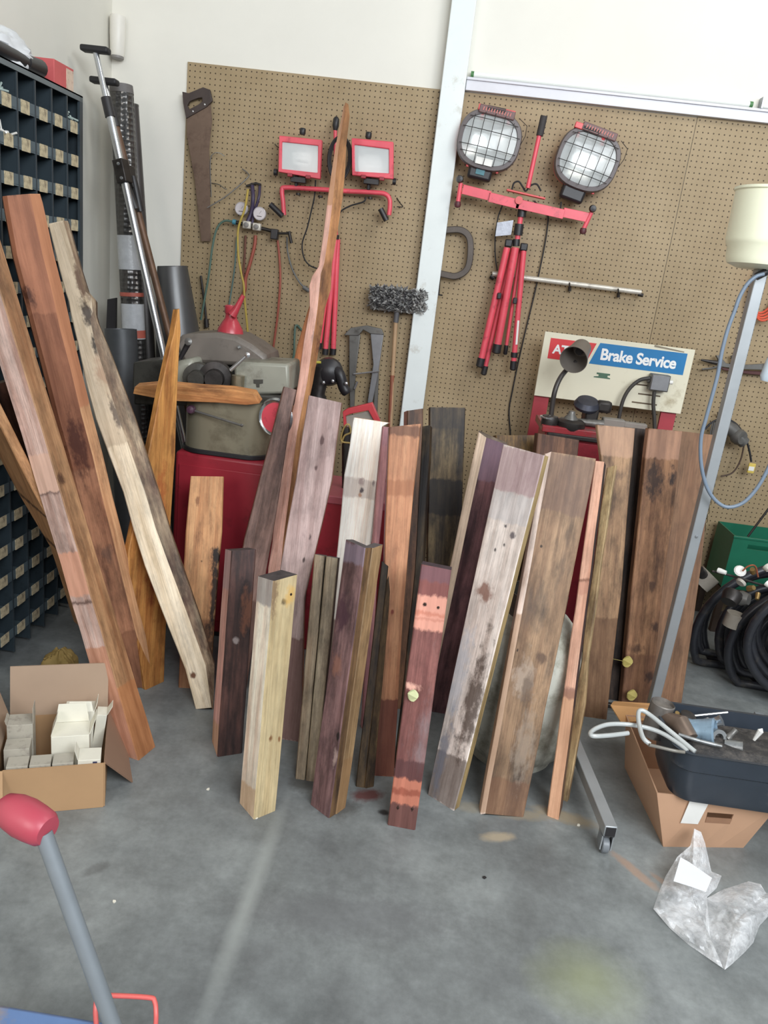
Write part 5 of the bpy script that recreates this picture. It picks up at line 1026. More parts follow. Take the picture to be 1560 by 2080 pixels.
# bench
bz_ = P(1150, 868, 3.42).z; bx0 = P(1100, 870, 3.42).x; bx1 = P(1392, 900, 3.42).x
t = thing('brake_bench', 'red brake service bench with a grey top frame behind the right-hand planks', 'bench', ((bx0+bx1)/2, 3.65, 0))
MB().bb(bx0+0.02, bx1, 3.42, 3.66, 0.0, bz_-0.03).obj('body', DRED, t, bevel=0.006)
MB().bb(bx0, bx1, 3.40, 3.68, bz_-0.03, bz_).obj('top', mat('bench_top', rgb(140, 40, 46), 0.35, var=0.1, dirt=rgb(90, 84, 80), dirt_amt=0.35), t, bevel=0.004)
MB().bb(bx0+0.04, bx1-0.03, 3.412, 3.42, bz_-0.24, bz_-0.06).obj('drawer', DRED, t, bevel=0.002)
t = thing('brake_hub_tool', 'greasy brake turning head with round hubs and a cone on the red bench', 'machine', (P(1170, 860, 3.55).x, 3.55, bz_))
def hub(px, py, Y, prof, m, nm='hub'): 
    c = P(px, py, Y); return MB().lathe((c.x, c.y, c.z), (0, 0, 1), prof, 28).obj(nm, m, t)
hub(1114, 868, 3.45, [(0.001, 0), (0.034, 0), (0.037, 0.02), (0.037, 0.045), (0.034, 0.052), (0.014, 0.053), (0.012, 0.046), (0.001, 0.046)], DKM)
MB().lathe(P(1114, 849, 3.45), (0, 0, 1), [(0.034, -0.002), (0.0385, 0), (0.0385, 0.006), (0.034, 0.007)], 28).obj('chrome_band', SIL, t)
hub(1157, 872, 3.46, [(0.001, 0), (0.060, 0), (0.065, 0.012), (0.065, 0.035), (0.05, 0.045), (0.001, 0.046)], DKM, 'wide_hub')
hub(1158, 858, 3.46, [(0.001, 0), (0.034, 0), (0.03, 0.02), (0.017, 0.036), (0.014, 0.05), (0.001, 0.054)], GRY, 'cone')
c = P(1198, 845, 3.6); MB().box(c+Vector((0, 0, 0.0)), (0.06, 0.10, 0.10)).obj('pillar', DKM, t, bevel=0.01)
c = P(1192, 822, 3.58); MB().lathe(c, (0, -0.4, 1), [(0.001, -0.015), (0.055, -0.015), (0.06, 0), (0.048, 0.022), (0.001, 0.026)], 24).obj('disc', mat('blue_iron', rgb(70, 72, 82), 0.4, 0.5, var=0.2), t)
MB().box(P(1226, 826, 3.58), (0.07, 0.05, 0.055)).obj('motor', DKM, t, bevel=0.014)
MB().tube(W3([(1172, 856), (1225, 862)], 3.52), [0.014, 0.02], 14).obj('spindle_arm', GRY, t)
MB().box(P(1245, 860, 3.55), (0.10, 0.05, 0.045)).obj('slide', mat('dusty_grey', rgb(132, 126, 118), 0.6, 0.1), t, bevel=0.006)
MB().box(P(1288, 864, 3.55), (0.11, 0.04, 0.025)).obj('slide_bar', mat('dusty_grey', rgb(132, 126, 118), 0.6, 0.1), t, bevel=0.004)
MB().box(P(1160, 880, 3.50), (0.24, 0.22, 0.02)).obj('base_plate', DKM, t, bevel=0.004)
# gooseneck lamp
t = thing('bench_lamp', 'grey bell-shade gooseneck lamp bent in front of the sign', 'lamp', (P(1121, 850, 3.6).x, 3.6, bz_))
MB().tube(curve([P(1118, 865, 3.62), P(1121, 830, 3.62), P(1127, 795, 3.62), P(1138, 768, 3.64), P(1154, 748, 3.68), P(1170, 735, 3.70)], 6), 0.0115, 12).obj('gooseneck', mat('neck_metal', rgb(74, 70, 68), 0.4, 0.4), t)
A_ = P(1183, 705, 3.74); B_ = P(1165, 731, 3.60); u = (B_-A_).normalized(); L_ = (B_-A_).length
sh_ = MB().lathe(A_, u, [(0.001, -0.004), (0.030, 0), (0.044, 0.012), (0.050, L_*.5), (0.064, L_), (0.0615, L_), (0.047, L_*.5), (0.040, 0.016), (0.001, 0.012)], 40).obj('shade', mat('lamp_grey', rgb(128, 120, 112), 0.45, 0.25, var=0.06), t)
MB().tube([A_+u*0.012, A_+u*0.06], 0.018, 12).obj('socket', BLK, sh_)

# ================================================================ RIGHT: ROLLING STAND, BUCKET, HOSES
pb = fl(1318, 1462); 
topp = P(1548, 548, pb.y); 
GAL = mat('galvanised', rgb(168, 172, 174), 0.4, 0.45, var=0.07, sc=8)
t = thing('rolling_drain_stand', 'rolling stand with a tall square galvanised pole and low caster legs, holding the yellow bucket', 'stand', (pb.x, pb.y, 0))
MB().bb(pb.x-0.019, pb.x+0.019, pb.y-0.019, pb.y+0.019, 0.03, topp.z).obj('pole', GAL, t, bevel=0.003)
q = P(1415, 1090, pb.y-0.02); MB().lathe(q, (0, -1, 0), [(0.001, 0), (0.006, 0), (0.005, 0.003), (0.001, 0.004)], 10).obj('bolt', SIL, t)
cf_ = fl(1240, 1690, 0.085); cb = fl(1172, 1525, 0.085); dirr = (cb-cf_).normalized(); cb2 = cf_+dirr*((pb.y-cf_.y)/dirr.y)
MB().bar(cf_, cb2, 0.038, 0.038).obj('leg', GAL, t, bevel=0.003)
off = Vector((2*(pb.x-cb2.x), 0, 0)); far = cb2+off
MB().bar(far, far+Vector((-(cf_.x-cb2.x), cf_.y-cb2.y, 0)), 0.038, 0.038).obj('leg', GAL, t, bevel=0.003)
MB().bar(cb2-Vector((0, 0, .045)), far-Vector((0, 0, .045)), 0.02, 0.018).obj('cross_bar', DKM, t, bevel=0.003)
MB().bar(cf_-dirr*0.0022, cf_+dirr*0.002, 0.030, 0.030).obj('tube_mouth', BLK, t)
for c_ in (cf_+dirr*0.03, far+Vector((-(cf_.x-cb2.x), cf_.y-cb2.y, 0))-Vector((0, -0.03, 0)), cb2+Vector((0, 0, 0)), far):
    c = Vector((c_.x, c_.y, 0))
    k = MB().bb(c.x-0.018, c.x-0.014, c.y-0.03, c.y+0.012, 0.018, 0.066).bb(c.x+0.014, c.x+0.018, c.y-0.03, c.y+0.012, 0.018, 0.066).bb(c.x-0.018, c.x+0.018, c.y-0.02, c.y+0.02, 0.062, 0.068).obj('caster_fork', mat('chrome', rgb(190, 192, 194), 0.15, 0.9), t)
    MB().lathe((c.x-0.011, c.y-0.012, 0.0255), (1, 0, 0), [(0.001, 0), (0.022, 0), (0.025, 0.003), (0.025, 0.019), (0.022, 0.022), (0.001, 0.022)], 20).obj('wheel', mat('wheel_grey', rgb(120, 124, 128), 0.4), k)
# bucket
YEL = mat('pale_yellow_plastic', rgb(255, 255, 226), 0.35, var=0.005, bmp=0.02)
bc = Vector((pb.x, pb.y, topp.z)); s = 1.0
ztop_ = P(1500, 378, pb.y).z; zst = P(1500, 493, pb.y).z; rb_ = (P(1572, 440, pb.y)-P(1489, 430, pb.y)).length
t = thing('yellow_bucket', 'pale yellow stepped plastic oil drain bucket on top of the galvanised pole', 'bucket', bc)
Hb = ztop_-bc.z; Hs = zst-bc.z
MB().lathe(bc, (0, 0, 1), [(0.001, 0.0), (rb_*.60, 0.0), (rb_*.84, 0.012), (rb_*.90, 0.03), (rb_*.92, Hs-0.012), (rb_*.97, Hs-0.002), (rb_, Hs+0.012), (rb_*1.02, Hb-0.012), (rb_*1.06, Hb-0.008), (rb_*1.06, Hb), (rb_*.99, Hb), (rb_*.97, Hs+0.01), (rb_*.87, Hs), (rb_*.86, 0.02), (0.001, 0.015)], 56).obj('bucket_body', YEL, t)
MB().lathe(bc, (0, 0, 1), [(0.001, Hb-0.06), (rb_*.96, Hb-0.05), (rb_*.98, Hb-0.045), (0.001, Hb-0.05)], 40).obj('inner_screen', mat('yellow_inner', rgb(206, 184, 60), 0.4), t)
o = MB().lathe(bc+Vector((0.03, 0, Hb-0.052)), (0, 0, 1), [(0.001, 0.0), (0.075, 0.01), (0.082, 0.04), (0.07, 0.075), (0.03, 0.095), (0.001, 0.098)], 28).obj('clear_dome', glassmat('milky_cap', (0.86, 0.84, 0.9), 0.15, 0.7), origin=bc+Vector((0.03, 0, Hb-0.05))); tag(o, 'milky round cap sitting in the yellow bucket at the frame edge', 'cap')
t = thing('drain_hose', 'thin blue-grey hose looping from under the yellow bucket down past the pole', 'hose', bc)
pts = [(1552, 556), (1535, 562), (1518, 577), (1503, 602), (1492, 632), (1478, 670), (1466, 716), (1458, 760), (1446, 806), (1434, 850), (1424, 890), (1424, 940), (1434, 985), (1452, 1015), (1477, 1030), (1508, 1022), (1535, 995), (1556, 960), (1580, 905)]
MB().tube(curve([P(x, y, pb.y-0.06) for x, y in pts], 6), 0.0065, 12).obj('hose', mat('blue_grey_rubber', rgb(122, 136, 152), 0.35, var=0.06), t)
MB().tube(W3([(1536, 562), (1556, 552)], pb.y-0.05), 0.013, 12).obj('fitting', BLK, t)
# orange cord coil
t = thing('orange_cord', 'coil of orange cord hanging on the pegboard behind the yellow bucket', 'cord', P(1560, 600, WZ))
mb = MB()
for k in range(4):
    c = P(1556+k*3, 585, WZ-0.03-0.012*k); mb.tube([c+Vector(((0.055+.006*k)*math.cos(a), 0.006*math.sin(3*a), (0.12+0.012*k)*math.sin(a))) for a in [2*math.pi*i/32 for i in range(33)]], 0.0055, 8)
mb.obj('cord', mat('orange_rubber', rgb(214, 92, 66), 0.45), t)
# dark hanging tool on wall at right edge
t = thing('hedge_shears', 'dark iron shears-like tool hanging level on the pegboard at the right edge', 'tool', P(1500, 735, WZ))
MB().tube(W3([(1424, 731), (1456, 737)], WZ-0.04), [0.005, 0.012], 10).obj('point', DKM, t)
MB().prism(W3([(1455, 722), (1462, 722), (1475, 738), (1500, 742), (1570, 738), (1570, 752), (1500, 750), (1465, 745)], WZ-0.05), (0, 0.02, 0)).obj('upper_arm', GRY, t, bevel=0.002)
MB().prism(W3([(1460, 745), (1500, 752), (1570, 756), (1570, 764), (1520, 760), (1470, 752)], WZ-0.04), (0, 0.02, 0)).obj('lower_arm', mat('maroon_iron', rgb(86, 52, 50), 0.5, 0.3), t, bevel=0.002)
MB().tube(W3([(1426, 750), (1445, 748), (1468, 742)], WZ-0.03), 0.005, 8).obj('wire_arm', GRY, t)
MB().tube(W3([(1487, 722), (1492, 738)], WZ-0.03), 0.009, 8).obj('pivot_lug', GRY, t)
t = thing('spray_nozzle', 'pale blue-white plastic bottle tip hanging at the right frame edge', 'nozzle', P(1560, 750, 3.6))
MB().tube([P(1580, 700, 3.6), P(1570, 735, 3.6), P(1556, 766, 3.6), P(1553, 774, 3.6)], [0.012, 0.03, 0.027, 0.018], 14).obj('nozzle_body', mat('ice_plastic', rgb(212, 226, 236), 0.3, var=0.03), t)
# grinder with cord + chain
t = thing('air_tool', 'grey air tool with wound cord and a yellow tag hanging right of the pole', 'tool', P(1480, 880, WZ))
Yt_ = WZ-0.07
MB().tube(W3([(1466, 858), (1486, 872), (1512, 900)], Yt_), [0.028, 0.034, 0.03], 16).obj('motor_body', mat('dusty_tool', rgb(104, 102, 98), 0.5, 0.3, var=0.2), t)
MB().lathe(P(1502, 888, Yt_-0.02), (0.5, -0.8, 0), [(0.001, -0.03), (0.036, -0.028), (0.042, 0), (0.034, 0.02), (0.016, 0.02), (0.001, 0.012)], 20).obj('head', mat('dusty_tool', rgb(104, 102, 98), 0.5, 0.3, var=0.2), t)
mb = MB()
for k in range(5): mb.tube(curve(W3([(1448+k*4, 858), (1443+k*4, 885), (1448+k*4, 905), (1456+k*4, 884), (1450+k*4, 860)], Yt_-0.01*k), 4), 0.0042, 8)
mb.obj('wound_cord', mat('grey_rubber', rgb(100, 100, 98), 0.5), t)
MB().tube(curve(W3([(1432, 872), (1446, 858), (1470, 850), (1496, 862), (1514, 890), (1522, 915), (1526, 938)], Yt_), 5), 0.0052, 8).obj('cord', RUB, t)
MB().tube(curve(W3([(1511, 905), (1504, 935), (1488, 960), (1464, 968)], Yt_), 5), 0.0042, 8).obj('cord', mat('brown_cord', rgb(74, 56, 44), 0.6), t)
yt = MB().box(P(1526, 951, Yt_), (0.035, 0.012, 0.052)).obj('yellow_plug', mat('plug_yellow', rgb(214, 188, 92), 0.45), t, bevel=0.003)
MB().box(P(1526, 952, Yt_-0.007), (0.028, 0.002, 0.022)).obj('white_patch', WHT, yt)
hook('round peg hook above the grey air tool', [P(1460, 848, WZ), P(1458, 840, WZ-0.03), P(1462, 846, WZ-0.06)], 0.004, DKM)
mb = MB()
cpts = [P(1468-0.21*(y-900), y, WZ-0.03) for y in range(905, 1150, 9)]
for i, c in enumerate(cpts):
    a0 = Vector((1, 0, 0)) if i % 2 else Vector((0, 1, 0)); 
    mb.tube([c+a0*0.006*math.cos(a)+Vector((0, 0, 0.014*math.sin(a))) for a in [2*math.pi*k/10 for k in range(11)]], 0.0022, 6)
o = mb.obj('steel_chain', mat('chain', rgb(140, 128, 100), 0.4, 0.6), origin=cpts[0]); tag(o, 'thin hanging chain just right of the plywood panel and pole', 'chain')
# green crate
t = thing('green_crate', 'green plastic crate with a slot handle behind the black hoses', 'crate', P(1520, 1190, 3.9))
a = P(1492, 1088, 3.82); b_ = P(1600, 1100, 3.82); zlo = P(1480, 1195, 3.82).z
GRN = mat('green_plastic', rgb(28, 104, 78), 0.42, var=0.06)
hx = P(1520, 1105, 3.82).x; hxe = P(1572, 1105, 3.82).x; hz = P(1530, 1112, 3.82).z
y_ = 3.82; x1_ = b_.x+0.1; zt_ = a.z
for (xa, xb, za, zb_) in ((a.x, hx, zlo, zt_), (hxe, x1_, zlo, zt_), (hx, hxe, zlo, hz-0.012), (hx, hxe, hz+0.012, zt_)):
    pass
mb = MB()
for (xa, xb, za, zb_) in ((a.x, hx, zlo, zt_), (hxe, x1_, zlo, zt_), (hx, hxe, zlo, hz-0.012), (hx, hxe, hz+0.012, zt_)): mb.bb(xa, xb, y_, y_+0.006, za, zb_)
mb.obj('front_panel', GRN, t)
MB().bb(a.x, a.x+0.006, y_+0.006, y_+0.24, zlo, zt_).obj('side_panel', GRN, t); MB().bb(x1_-0.006, x1_, y_+0.006, y_+0.24, zlo, zt_).obj('side_panel', GRN, t)
MB().bb(a.x, x1_, y_+0.24, y_+0.246, zlo, zt_).obj('back_panel', GRN, t); MB().bb(a.x, x1_, y_, y_+0.246, zlo, zlo+0.006).obj('bottom_panel', GRN, t)
MB().bb(a.x-0.004, x1_+0.004, y_-0.004, y_, zt_-0.012, zt_).obj('rim', GRN, t, bevel=0.002)
mb = MB().bb(a.x, x1_, 3.81, 4.10, zlo-0.03, zlo)
for xx in (a.x, x1_-0.03):
    for yy_ in (3.81, 4.07): mb.bb(xx, xx+0.03, yy_, yy_+0.03, 0, zlo-0.03)
tag(mb.obj('low_bench', mat('dark_wood_bench', rgb(70, 56, 46), 0.7), origin=Vector((a.x, 3.9, 0))), 'dark low bench under the green crate, hidden behind hoses', 'bench')
tag(MB().tube(W3([(1519, 1090), (1560, 1035), (1580, 1010)], 3.9), 0.006, 8).obj('thin_rod', DKM, origin=P(1519, 1090, 3.9)), 'thin dark rod slanting up out of the green crate', 'rod')
# black hose bundles: long hoops hanging to the floor
HB = mat('black_hose', rgb(44, 45, 50), 0.38, var=0.15, dirt=rgb(84, 78, 70), dirt_amt=0.2)
def bundle(label, hang, cen, rx, rz, n, Y, tapes, sw=0.0):
    t = thing('hose_bundle', label, 'hose', P(*hang, Y)); t.location.z = 0
    cc = P(*cen, Y)
    for k in range(n):
        r = 0.0185; a0 = rx-0.036*k; b0 = rz-0.034*k; yo = 0.045*((k % 3)-1)
        pts = []
        for i in range(41):
            a = math.pi*0.5+2*math.pi*i/40; x = cc.x+a0*math.cos(a)+sw*(math.sin(a)); z = cc.z+b0*math.sin(a)
            z = max(z, r+0.002+0.036*(k % 2)); pts.append(Vector((x, Y+yo+0.02*math.sin(a*2+k), z)))
        MB().tube(pts, r, 10).obj('hose', HB, t)
    for (p0, p1, r) in tapes:
        MB().tube([P(*p0, Y-0.03), P(*p1, Y-0.03)], r, 16).obj('tape_band', mat('grey_tape', rgb(150, 142, 130), 0.5, var=0.12, sc=30), t)
bundle('black hose bundle with torn grey tape, nearest the plywood panel', (1420, 1160), (1584, 1292), 0.40, 0.37, 9, 3.40, [((1420, 1186), (1444, 1166), 0.05)])
bundle('black hose bundle with a pale tape band, second from the plywood', (1490, 1240), (1620, 1312), 0.31, 0.30, 6, 3.24, [((1486, 1272), (1496, 1246), 0.04)])
bundle('dense glossy black hose bundle at the right frame edge', (1550, 1200), (1690, 1300), 0.36, 0.30, 6, 3.10, [])
# fittings on the hoses
t = thing('hose_fittings', 'tangle of pale and brass valve fittings lying over the black hoses', 'fittings', P(1510, 1180, 3.15))
for i, (px, py, m, r, L) in enumerate([(1458, 1158, WHT, .011, .035), (1503, 1160, WHT, .024, .008), (1506, 1182, mat('pale_cast', rgb(206, 200, 188), 0.4, 0.2), .022, .01), (1520, 1196, mat('brass', rgb(170, 140, 90), 0.35, 0.7), .013, .03),
        (1502, 1214, GRY, .03, .04), (1490, 1205, DKM, .04, .05), (1530, 1163, mat('brass', rgb(170, 140, 90), 0.35, 0.7), .012, .03), (1556, 1184, WHT, .013, .03), (1556, 1150, mat('pale_cast', rgb(206, 200, 188), 0.4, 0.2), .018, .02), (1428, 1168, DKM, .02, .05), (1540, 1205, mat('brass', rgb(170, 140, 90), 0.35, 0.7), .01, .03)]):
    c = P(px, py, 3.14); d = Vector((math.cos(i*1.7), -0.8, math.sin(i*2.3))).normalized()
    MB().lathe(c, d, [(0.001, 0), (r, 0), (r*1.05, L*.3), (r*.8, L), (0.001, L)], 14).obj('fitting', m, t)
MB().tube(curve(W3([(1446, 1160), (1480, 1168), (1520, 1180), (1570, 1195)], 3.15), 5), 0.005, 8).obj('pipe', DKM, t)
MB().tube(curve(W3([(1508, 1160), (1520, 1150), (1534, 1150), (1540, 1172)], 3.12), 5), 0.0035, 8).obj('orange_tube', mat('copper_tube', rgb(160, 90, 62), 0.4, 0.4), t)
# ================================================================ WHITE TANK BEHIND THE BIG BOARDS
TNK = mat('tank_white', rgb(196, 196, 184), 0.6, var=0.1, dirt=rgb(120, 116, 98), dirt_amt=0.4, sc=6, bmp=0.5)
tx, ty = 0.440, 2.46
t = thing('gas_tank', 'stout dirty white steel tank with a domed shoulder behind the big leaning boards', 'tank', (tx, ty, 0))
MB().lathe((tx, ty, 0), (0, 0, 1), [(0.001, 0.0), (0.15, 0.0), (0.155, 0.03), (0.18, 0.05), (0.19, 0.08), (0.19, 0.36), (0.184, 0.42), (0.16, 0.49), (0.12, 0.535), (0.06, 0.555), (0.001, 0.56)], 48).obj('tank_body', TNK, t)
MB().lathe((tx, ty, 0.53), (0, 0, 1), [(0.10, 0), (0.10, 0.09), (0.096, 0.09), (0.096, 0)], 32).obj('collar', GRY, t)
MB().lathe((tx, ty, 0.55), (0, 0, 1), [(0.001, 0), (0.02, 0), (0.02, 0.04), (0.035, 0.045), (0.035, 0.06), (0.001, 0.065)], 16).obj('valve', DKM, t)
# ================================================================ LEFT CARTON WITH SMALL WHITE BOXES
FR = fl(210, 1638); FLp = fl(22, 1655); hz_ = P(210, 1549, FR.y).z
u = (FLp-FR).normalized(); FLp = FR+u*0.285; v = Vector((-u.y, u.x, 0)); v = v if v.y > 0 else -v
dp = 0.27; th_ = 0.004
def wallp(a, b, z0, z1, th=0.004, lean=Vector((0, 0, 0))):
    n = (b-a).cross(Vector((0, 0, 1))).normalized()*th
    A = Vector((a.x, a.y, z0)); B = Vector((b.x, b.y, z0)); C_ = Vector((b.x, b.y, z1))+lean; D_ = Vector((a.x, a.y, z1))+lean
    return MB().prism([A, B, C_, D_], n)
BR = FR+v*dp; BL = FLp+v*dp
t = thing('cardboard_box', 'open brown cardboard box holding small white boxes on the floor at the left', 'box', (FR+BL)/2)
wallp(FLp, FR, 0.001, hz_).obj('front_panel', CARDB, t); wallp(FR, BR, 0.001, hz_).obj('side_panel', CARDB, t)
wallp(BR, BL, 0.001, hz_).obj('back_panel', CARDB, t); wallp(BL, FLp, 0.001, hz_).obj('side_panel', CARDB, t)
MB().prism([FLp+Vector((0, 0, .001)), FR+Vector((0, 0, .001)), BR+Vector((0, 0, .001)), BL+Vector((0, 0, .001))], (0, 0, 0.004)).obj('bottom_panel', CARDB, t)
CARDL = mat('cardboard_inner', rgb(168, 144, 122), 0.8, var=0.05, sc=5)
fz = P(188, 1345, BR.y+0.02).z
wallp(BR-u*0.0, BL, hz_, fz, lean=v*0.03).obj('flap', CARDL, t)
wallp(BL, FLp, hz_, hz_+0.12, lean=u*0.035).obj('flap', CARDL, t)
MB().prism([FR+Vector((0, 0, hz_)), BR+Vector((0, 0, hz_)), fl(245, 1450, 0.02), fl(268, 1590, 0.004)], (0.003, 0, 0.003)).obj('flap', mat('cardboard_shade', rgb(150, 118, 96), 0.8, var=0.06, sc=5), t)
MB().prism([FLp+Vector((0, 0, hz_)), FR.lerp(FLp, 0.93)+Vector((0, 0, hz_)), FR.lerp(FLp, 0.9)+Vector((0, 0, 0.05))-v*0.07, FLp+Vector((0, 0, 0.04))-v*0.08], -v*0.003).obj('flap_corner', CARDB, t)
WB = mat('white_carton', rgb(226, 222, 206), 0.6, var=0.03, sc=20); WBG = mat('grey_white_carton', rgb(176, 170, 156), 0.65, var=0.06, dirt=rgb(110, 100, 92), dirt_amt=0.3, sc=25); INK = mat('navy_print', rgb(58, 62, 92), 0.5)
FRM = Matrix((-u, v, Vector((0, 0, 1)))).transposed()
base = FLp
def loc(a, b, z): return base-u*a+v*b+Vector((0, 0, z))
def wbox(label, a, b, z0, w_, d_, h_, m, tilt=0.0, flaps=(), ink=None, group=None):
    R = FRM @ Matrix.Rotation(tilt, 3, 'Y')
    c = loc(a+w_/2, b+d_/2, z0+h_/2); o_ = MB().box(c, (w_, d_, h_), R).obj('small_box', m, origin=loc(a+w_/2, b+d_/2, z0), bevel=0.0012)
    tag(o_, label, 'box', group)
    for (side, ln, ang) in flaps:
        s = {'l': (-1, 0), 'r': (1, 0), 'f': (0, -1), 'b': (0, 1)}[side]; top = c+R@Vector((s[0]*w_/2, s[1]*d_/2, h_/2))
        wd = Vector((0, 1, 0)) if s[0] else Vector((1, 0, 0)); hw = (d_ if s[0] else w_)*0.46
        out = R@(Vector((s[0]*math.sin(ang), s[1]*math.sin(ang), math.cos(ang)))*ln); wv = R@(wd*hw)
        f_ = MB().prism([top-wv, top+wv, top+wv*0.8+out, top-wv*0.8+out], (R@Vector((s[0] or 0.0, s[1] or 0.0, 0.001)))*0.0012).obj('lid_flap', m, None, origin=o_.location.copy())
        f_.parent = o_; f_.location = (0, 0, 0)
    if ink:
        q = c+R@Vector((ink[0]*w_, -d_/2-0.0004, ink[1]*h_)); f_ = MB().box(q, (ink[2], 0.0006, ink[3]), R).obj('printed_mark', INK, None, origin=o_.location.copy()); f_.parent = o_; f_.location = (0, 0, 0)
    return o_
H0 = hz_-0.018
for k, lab in enumerate(('small grey-white box, left one of three in the front row of the carton', 'small grey-white box, middle one of three in the front row of the carton', 'small grey-white box, right one of three in the front row of the carton')):
    wbox(lab, 0.026+k*0.060, 0.010, 0.006, 0.056, 0.05, H0+0.012-k*0.0, WBG, 0.0)
wbox('white box with torn lid standing at the carton front right corner', 0.212, 0.012, 0.006, 0.062, 0.06, H0+0.016, WB, 0.03, [('l', 0.03, 0.3)], (0.25, 0.44, 0.012, 0.006))
wbox('large open white box with raised flaps in the middle of the carton', 0.135, 0.095, 0.006, 0.105, 0.075, H0+0.045, WB, 0.0, [('l', 0.05, -0.3), ('r', 0.05, 0.35), ('b', 0.06, 0.1)], (-0.12, 0.02, 0.028, 0.018))
wbox('tall white box with a high tab at the left of the carton', 0.012, 0.13, 0.006, 0.07, 0.06, H0+0.07, WBG, 0.0, [('r', 0.05, 0.0), ('l', 0.012, 0.4)], (0.2, 0.12, 0.012, 0.01))
wbox('grey-white box lying before the tall tabbed one in the carton', 0.012, 0.068, 0.006, 0.068, 0.055, H0+0.03, WBG, 0.0)
wbox('white flap-topped box at the back right of the carton', 0.16, 0.185, 0.006, 0.085, 0.06, H0+0.07, WB, 0.05, [('f', 0.03, -0.4), ('r', 0.03, 0.2)])
wbox('small white box tucked upright by the carton right side', 0.245, 0.19, 0.006, 0.03, 0.05, H0+0.05, WB, 0.12, [('r', 0.03, 0.4)])
# crumpled things behind the carton
c = fl(105, 1362, 0.0); o = wrinkled('yellow_cloth', (-1.22, 2.42, 0.0), 0.07, 0.06, 0.10, mat('olive_rag', rgb(134, 112, 62), 0.8, var=0.2), 5.5); tag(o, 'olive-yellow crumpled rag behind the cardboard box at the bins', 'rag')
o = wrinkled('foil_lump', (-1.06, 2.30, 0.0), 0.10, 0.07, 0.11, mat('foil', rgb(150, 150, 146), 0.25, 0.7, var=0.3, sc=30, bmp=0.8), 9.1); tag(o, 'crumpled grey shiny wrapping between the cardboard box and the pink timber', 'wrapping')
# ================================================================ RIGHT CARTON, BLACK TRAY AND METAL PARTS
A = fl(1347, 1720); B = fl(1510, 1722); Bk = fl(1262, 1545)
ft = P(1341, 1612, A.y-0.01); ftr = P(1582, 1600, B.y)
hbx = ft.z
bk_dir = (Bk-A); bk_dir.z = 0; bk_dir = bk_dir*(0.40/bk_dir.length)
C_ = B+Vector((0.06, 0.40, 0)); D_ = A+bk_dir
At = Vector((ft.x-0.01, ft.y, hbx)); Bt = Vector((ftr.x, B.y-0.03, hbx)); Ct = Vector((ftr.x+0.04, C_.y+0.05, hbx)); Dt = D_+Vector((-0.03, 0.03, hbx))
t = thing('cardboard_box', 'brown cardboard tray box with a hand slot under the black plastic tray', 'box', ((A+C_)/2).to_3d())
TCB = mat('cardboard_tan', rgb(190, 150, 120), 0.75, var=0.05, sc=5)
def panel(a, b, c, d, nm, m=TCB, th=0.004, par=None):
    n = (Vector(b)-Vector(a)).cross(Vector(d)-Vector(a)).normalized()
    cen = (A+B+C_+D_)/4
    if n.dot(cen-Vector(a)) < 0: n = -n
    return MB().prism([a, b, c, d], n*th).obj(nm, m, par or t)
# front panel with hand slot: four strips round the opening
def bil(u_, v_): return A.lerp(B, u_).lerp(At.lerp(Bt, u_), v_)
hu0, hu1, hv0, hv1 = 0.44, 0.68, 0.60, 0.72
nrm = (B-A).cross(At-A).normalized(); nrm = nrm if nrm.y > 0 else -nrm
mb = MB()
for (u0, u1, v0, v1) in ((0, hu0, 0, 1), (hu1, 1, 0, 1), (hu0, hu1, 0, hv0), (hu0, hu1, hv1, 1)):
    mb.prism([bil(u0, v0), bil(u1, v0), bil(u1, v1), bil(u0, v1)], nrm*0.004)
mb.obj('front_panel', TCB, t)
panel(D_, A, At, Dt, 'side_panel'); panel(B, C_, Ct, Bt, 'side_panel'); panel(C_, D_, Dt, Ct, 'back_panel')
MB().prism([A, B, C_, D_], (0, 0, 0.004)).obj('bottom_panel', TCB, t)
MB().prism([bil(hu0, hv0-.08), bil(hu1, hv0-.08), bil(hu1, hv0+.03), bil(hu0, hv0+.03)], -nrm*0.002).obj('slot_flap', mat('slot_flap', rgb(150, 112, 86), 0.8), t)
MB().prism([bil(.19, .50)-nrm*.006, bil(.36, .50)-nrm*.006, bil(.42, .93)-nrm*.006, bil(.26, .93)-nrm*.006], -nrm*0.0012).obj('paper_label', WHT, t)
bt = Dt.z
MB().prism([P(1240, 1434, 2.50), P(1246, 1426, 2.56), P(1430, 1437, 2.62), P(1437, 1450, 2.58), P(1262, 1470, 2.44)], (0, 0.0, 0.004)).obj('rear_flap', mat('cardboard_gold', rgb(186, 138, 88), 0.75, var=0.08), t)
# black tray
TB = mat('tray_black', rgb(46, 53, 62), 0.3, var=0.1, dirt=rgb(92, 92, 92), dirt_amt=0.12)
tcx = P(1392, 1618, A.y-0.01)
x0_, y0_ = At.x+0.040, At.y-0.02; zt0 = hbx+0.002; zt1 = P(1390, 1520, y0_-0.01).z
def tl(g_, z): return rrect(x0_-g_, x0_+0.50+g_, y0_-g_, y0_+0.22+g_, 0.06, z)
tray = thing('black_tray', 'black plastic tray full of metal parts sitting on the right-hand carton', 'tray', (x0_+0.25, y0_+0.2, zt0))
lo = [tl(0, zt0), tl(0.012, zt0+0.03), tl(0.02, zt0+(zt1-zt0)*.62), tl(0.028, zt0+(zt1-zt0)*.66), tl(0.034, zt1-0.004), tl(0.040, zt1), tl(0.030, zt1), tl(0.012, zt0+(zt1-zt0)*.6), tl(-0.004, zt0+0.006)]
stack(lo).obj('tray_body', TB, tray)
tz = zt1-0.045
